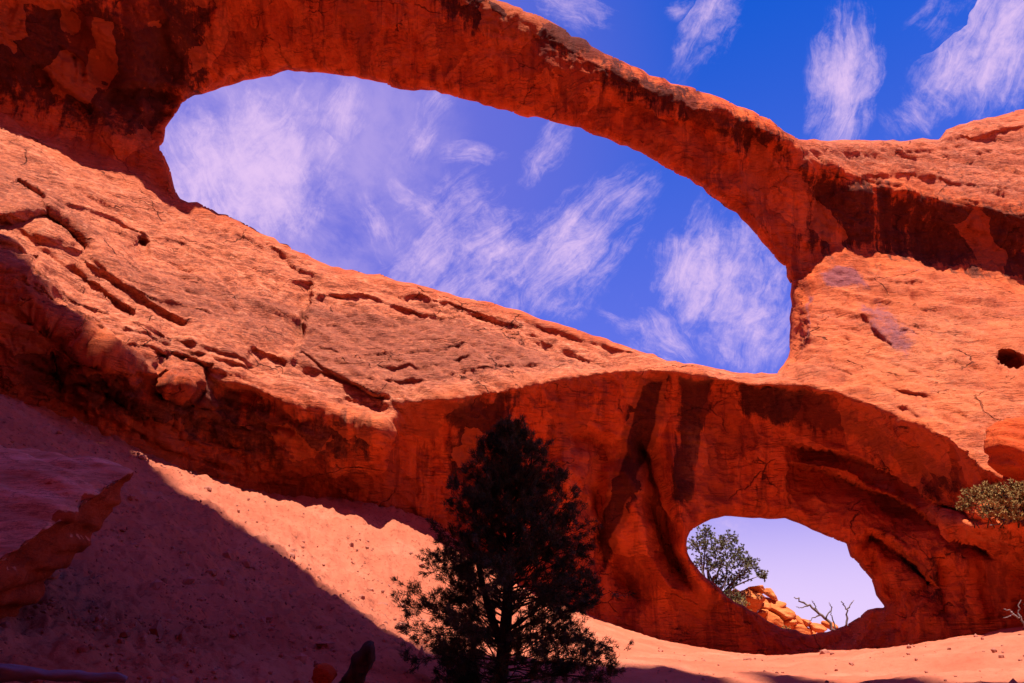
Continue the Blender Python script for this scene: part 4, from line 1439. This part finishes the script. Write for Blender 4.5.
YD = 41.0
A = lambda *p: [at(x, y, YD) for x, y in p]
dead_branch('dead_tree', 'bare dead tree with forked grey branches right of the boulder heap', [
    (A((838, 634), (826, 618), (812, 608), (800, 600), (794, 597)), .085), (A((818, 612), (814, 604), (812, 600)), .04), (A((808, 606), (800, 608), (796, 606)), .035), (A((826, 618), (832, 608), (829, 602)), .04), (A((822, 615), (812, 618), (808, 624)), .04)], M_DEADWOOD, 'dead tree', 3)
dead_branch('dead_tree', 'small bare forked snag at the right end of the lower arch sill', [
    (A((846, 630), (847, 616), (846, 608), (842, 601)), .06), (A((847, 610), (851, 604), (854, 600)), .04), (A((836, 630), (832, 616), (830, 610)), .04)], M_DEADWOOD, 'dead tree', 4)
A2 = lambda Y, *p: [at(x, y, Y) for x, y in p]
dead_branch('dead_twigs', 'pale bare twigs sticking up from the sand at the foot of the right pillar', [
    (A2(18.5, (1030, 632), (1020, 618), (1010, 612), (1004, 609)), .03), (A2(18.5, (1020, 618), (1018, 606), (1021, 600)), .02), (A2(18.5, (1030, 632), (1026, 612), (1024, 604)), .025), (A2(18.5, (1014, 614), (1008, 617), (1003, 618)), .015)], M_DEADWOOD, 'twigs', 6)
dead_branch('dead_branch', 'pale crooked branch lying under the shrub on the right ledge', [
    (A2(19.6, (1040, 545), (1022, 524), (1006, 522), (990, 525)), .035), (A2(19.6, (1018, 524), (1004, 516), (994, 514)), .02)], M_DEADWOOD, 'branch', 7)


def log(name, label, p0, p1, r0, r1, mat, seed):
    p0, p1 = np.array(p0), np.array(p1)
    n = 26
    path = np.array([p0 + (p1 - p0) * t for t in np.linspace(0, 1, n)])
    rad = np.linspace(r0, r1, n) * (1 + .12 * np.sin(np.linspace(0, 9, n) + seed))
    rad[-1] *= .55
    rad[-2] *= .85
    V, q, t = tube(path, rad, 28, seed, rough=r0 * .45)
    c = V.mean(0)
    o = obj(name, np_mesh(name, V - c, q, t), mat, loc=c)
    return tag(o, label, 'log')


log('dead_log', 'short dark broken log jutting up from the sand near the pine', at(343, 700, 8.2), at(372, 645, 7.9), .13, .075, M_BARK, 2)
log('fallen_trunk', 'grey violet dead trunk lying along the sand in the bottom left corner', at(-120, 672, 6.2), at(128, 677, 6.2), .09, .03, M_GREYLOG, 4)

# ------------------------------------------------------------------ loose stones on the talus
def gravel():
    rng = np.random.default_rng(12)
    v, f = ICO[1]
    n = 16000
    ang = rng.uniform(R_(-36), R_(36), n)
    rad = np.exp(rng.uniform(math.log(7), math.log(25), n))
    X, Y = np.sin(ang) * rad, np.cos(ang) * rad
    keep = rng.uniform(size=n) < .10 + .9 * rubble(X, Y) * smooth(fbm(np.stack([X * .8, Y * .8, 0 * X], 1), 4), -.15, .3)
    X, Y = X[keep], Y[keep]
    Z = ground_z(X, Y)
    n = len(X)
    s = .011 * np.exp(rng.normal(size=n) * .75) * (1 + .02 * rad[keep])
    s = np.minimum(s, .13)
    sc = s[:, None] * rng.uniform(.6, 1.4, (n, 3))
    jit = 1 + rng.normal(size=(n, len(v), 1)) * .16
    V = v[None] * jit * sc[:, None, :] + np.stack([X, Y, Z + s * .25], 1)[:, None, :]
    T = (f[None] + (np.arange(n) * len(v))[:, None, None]).reshape(-1, 3)
    o = obj('gravel', np_mesh('gravel', V.reshape(-1, 3), tris=T, smooth_shade=False), M_STONE)
    o['kind'] = 'stuff'


gravel()
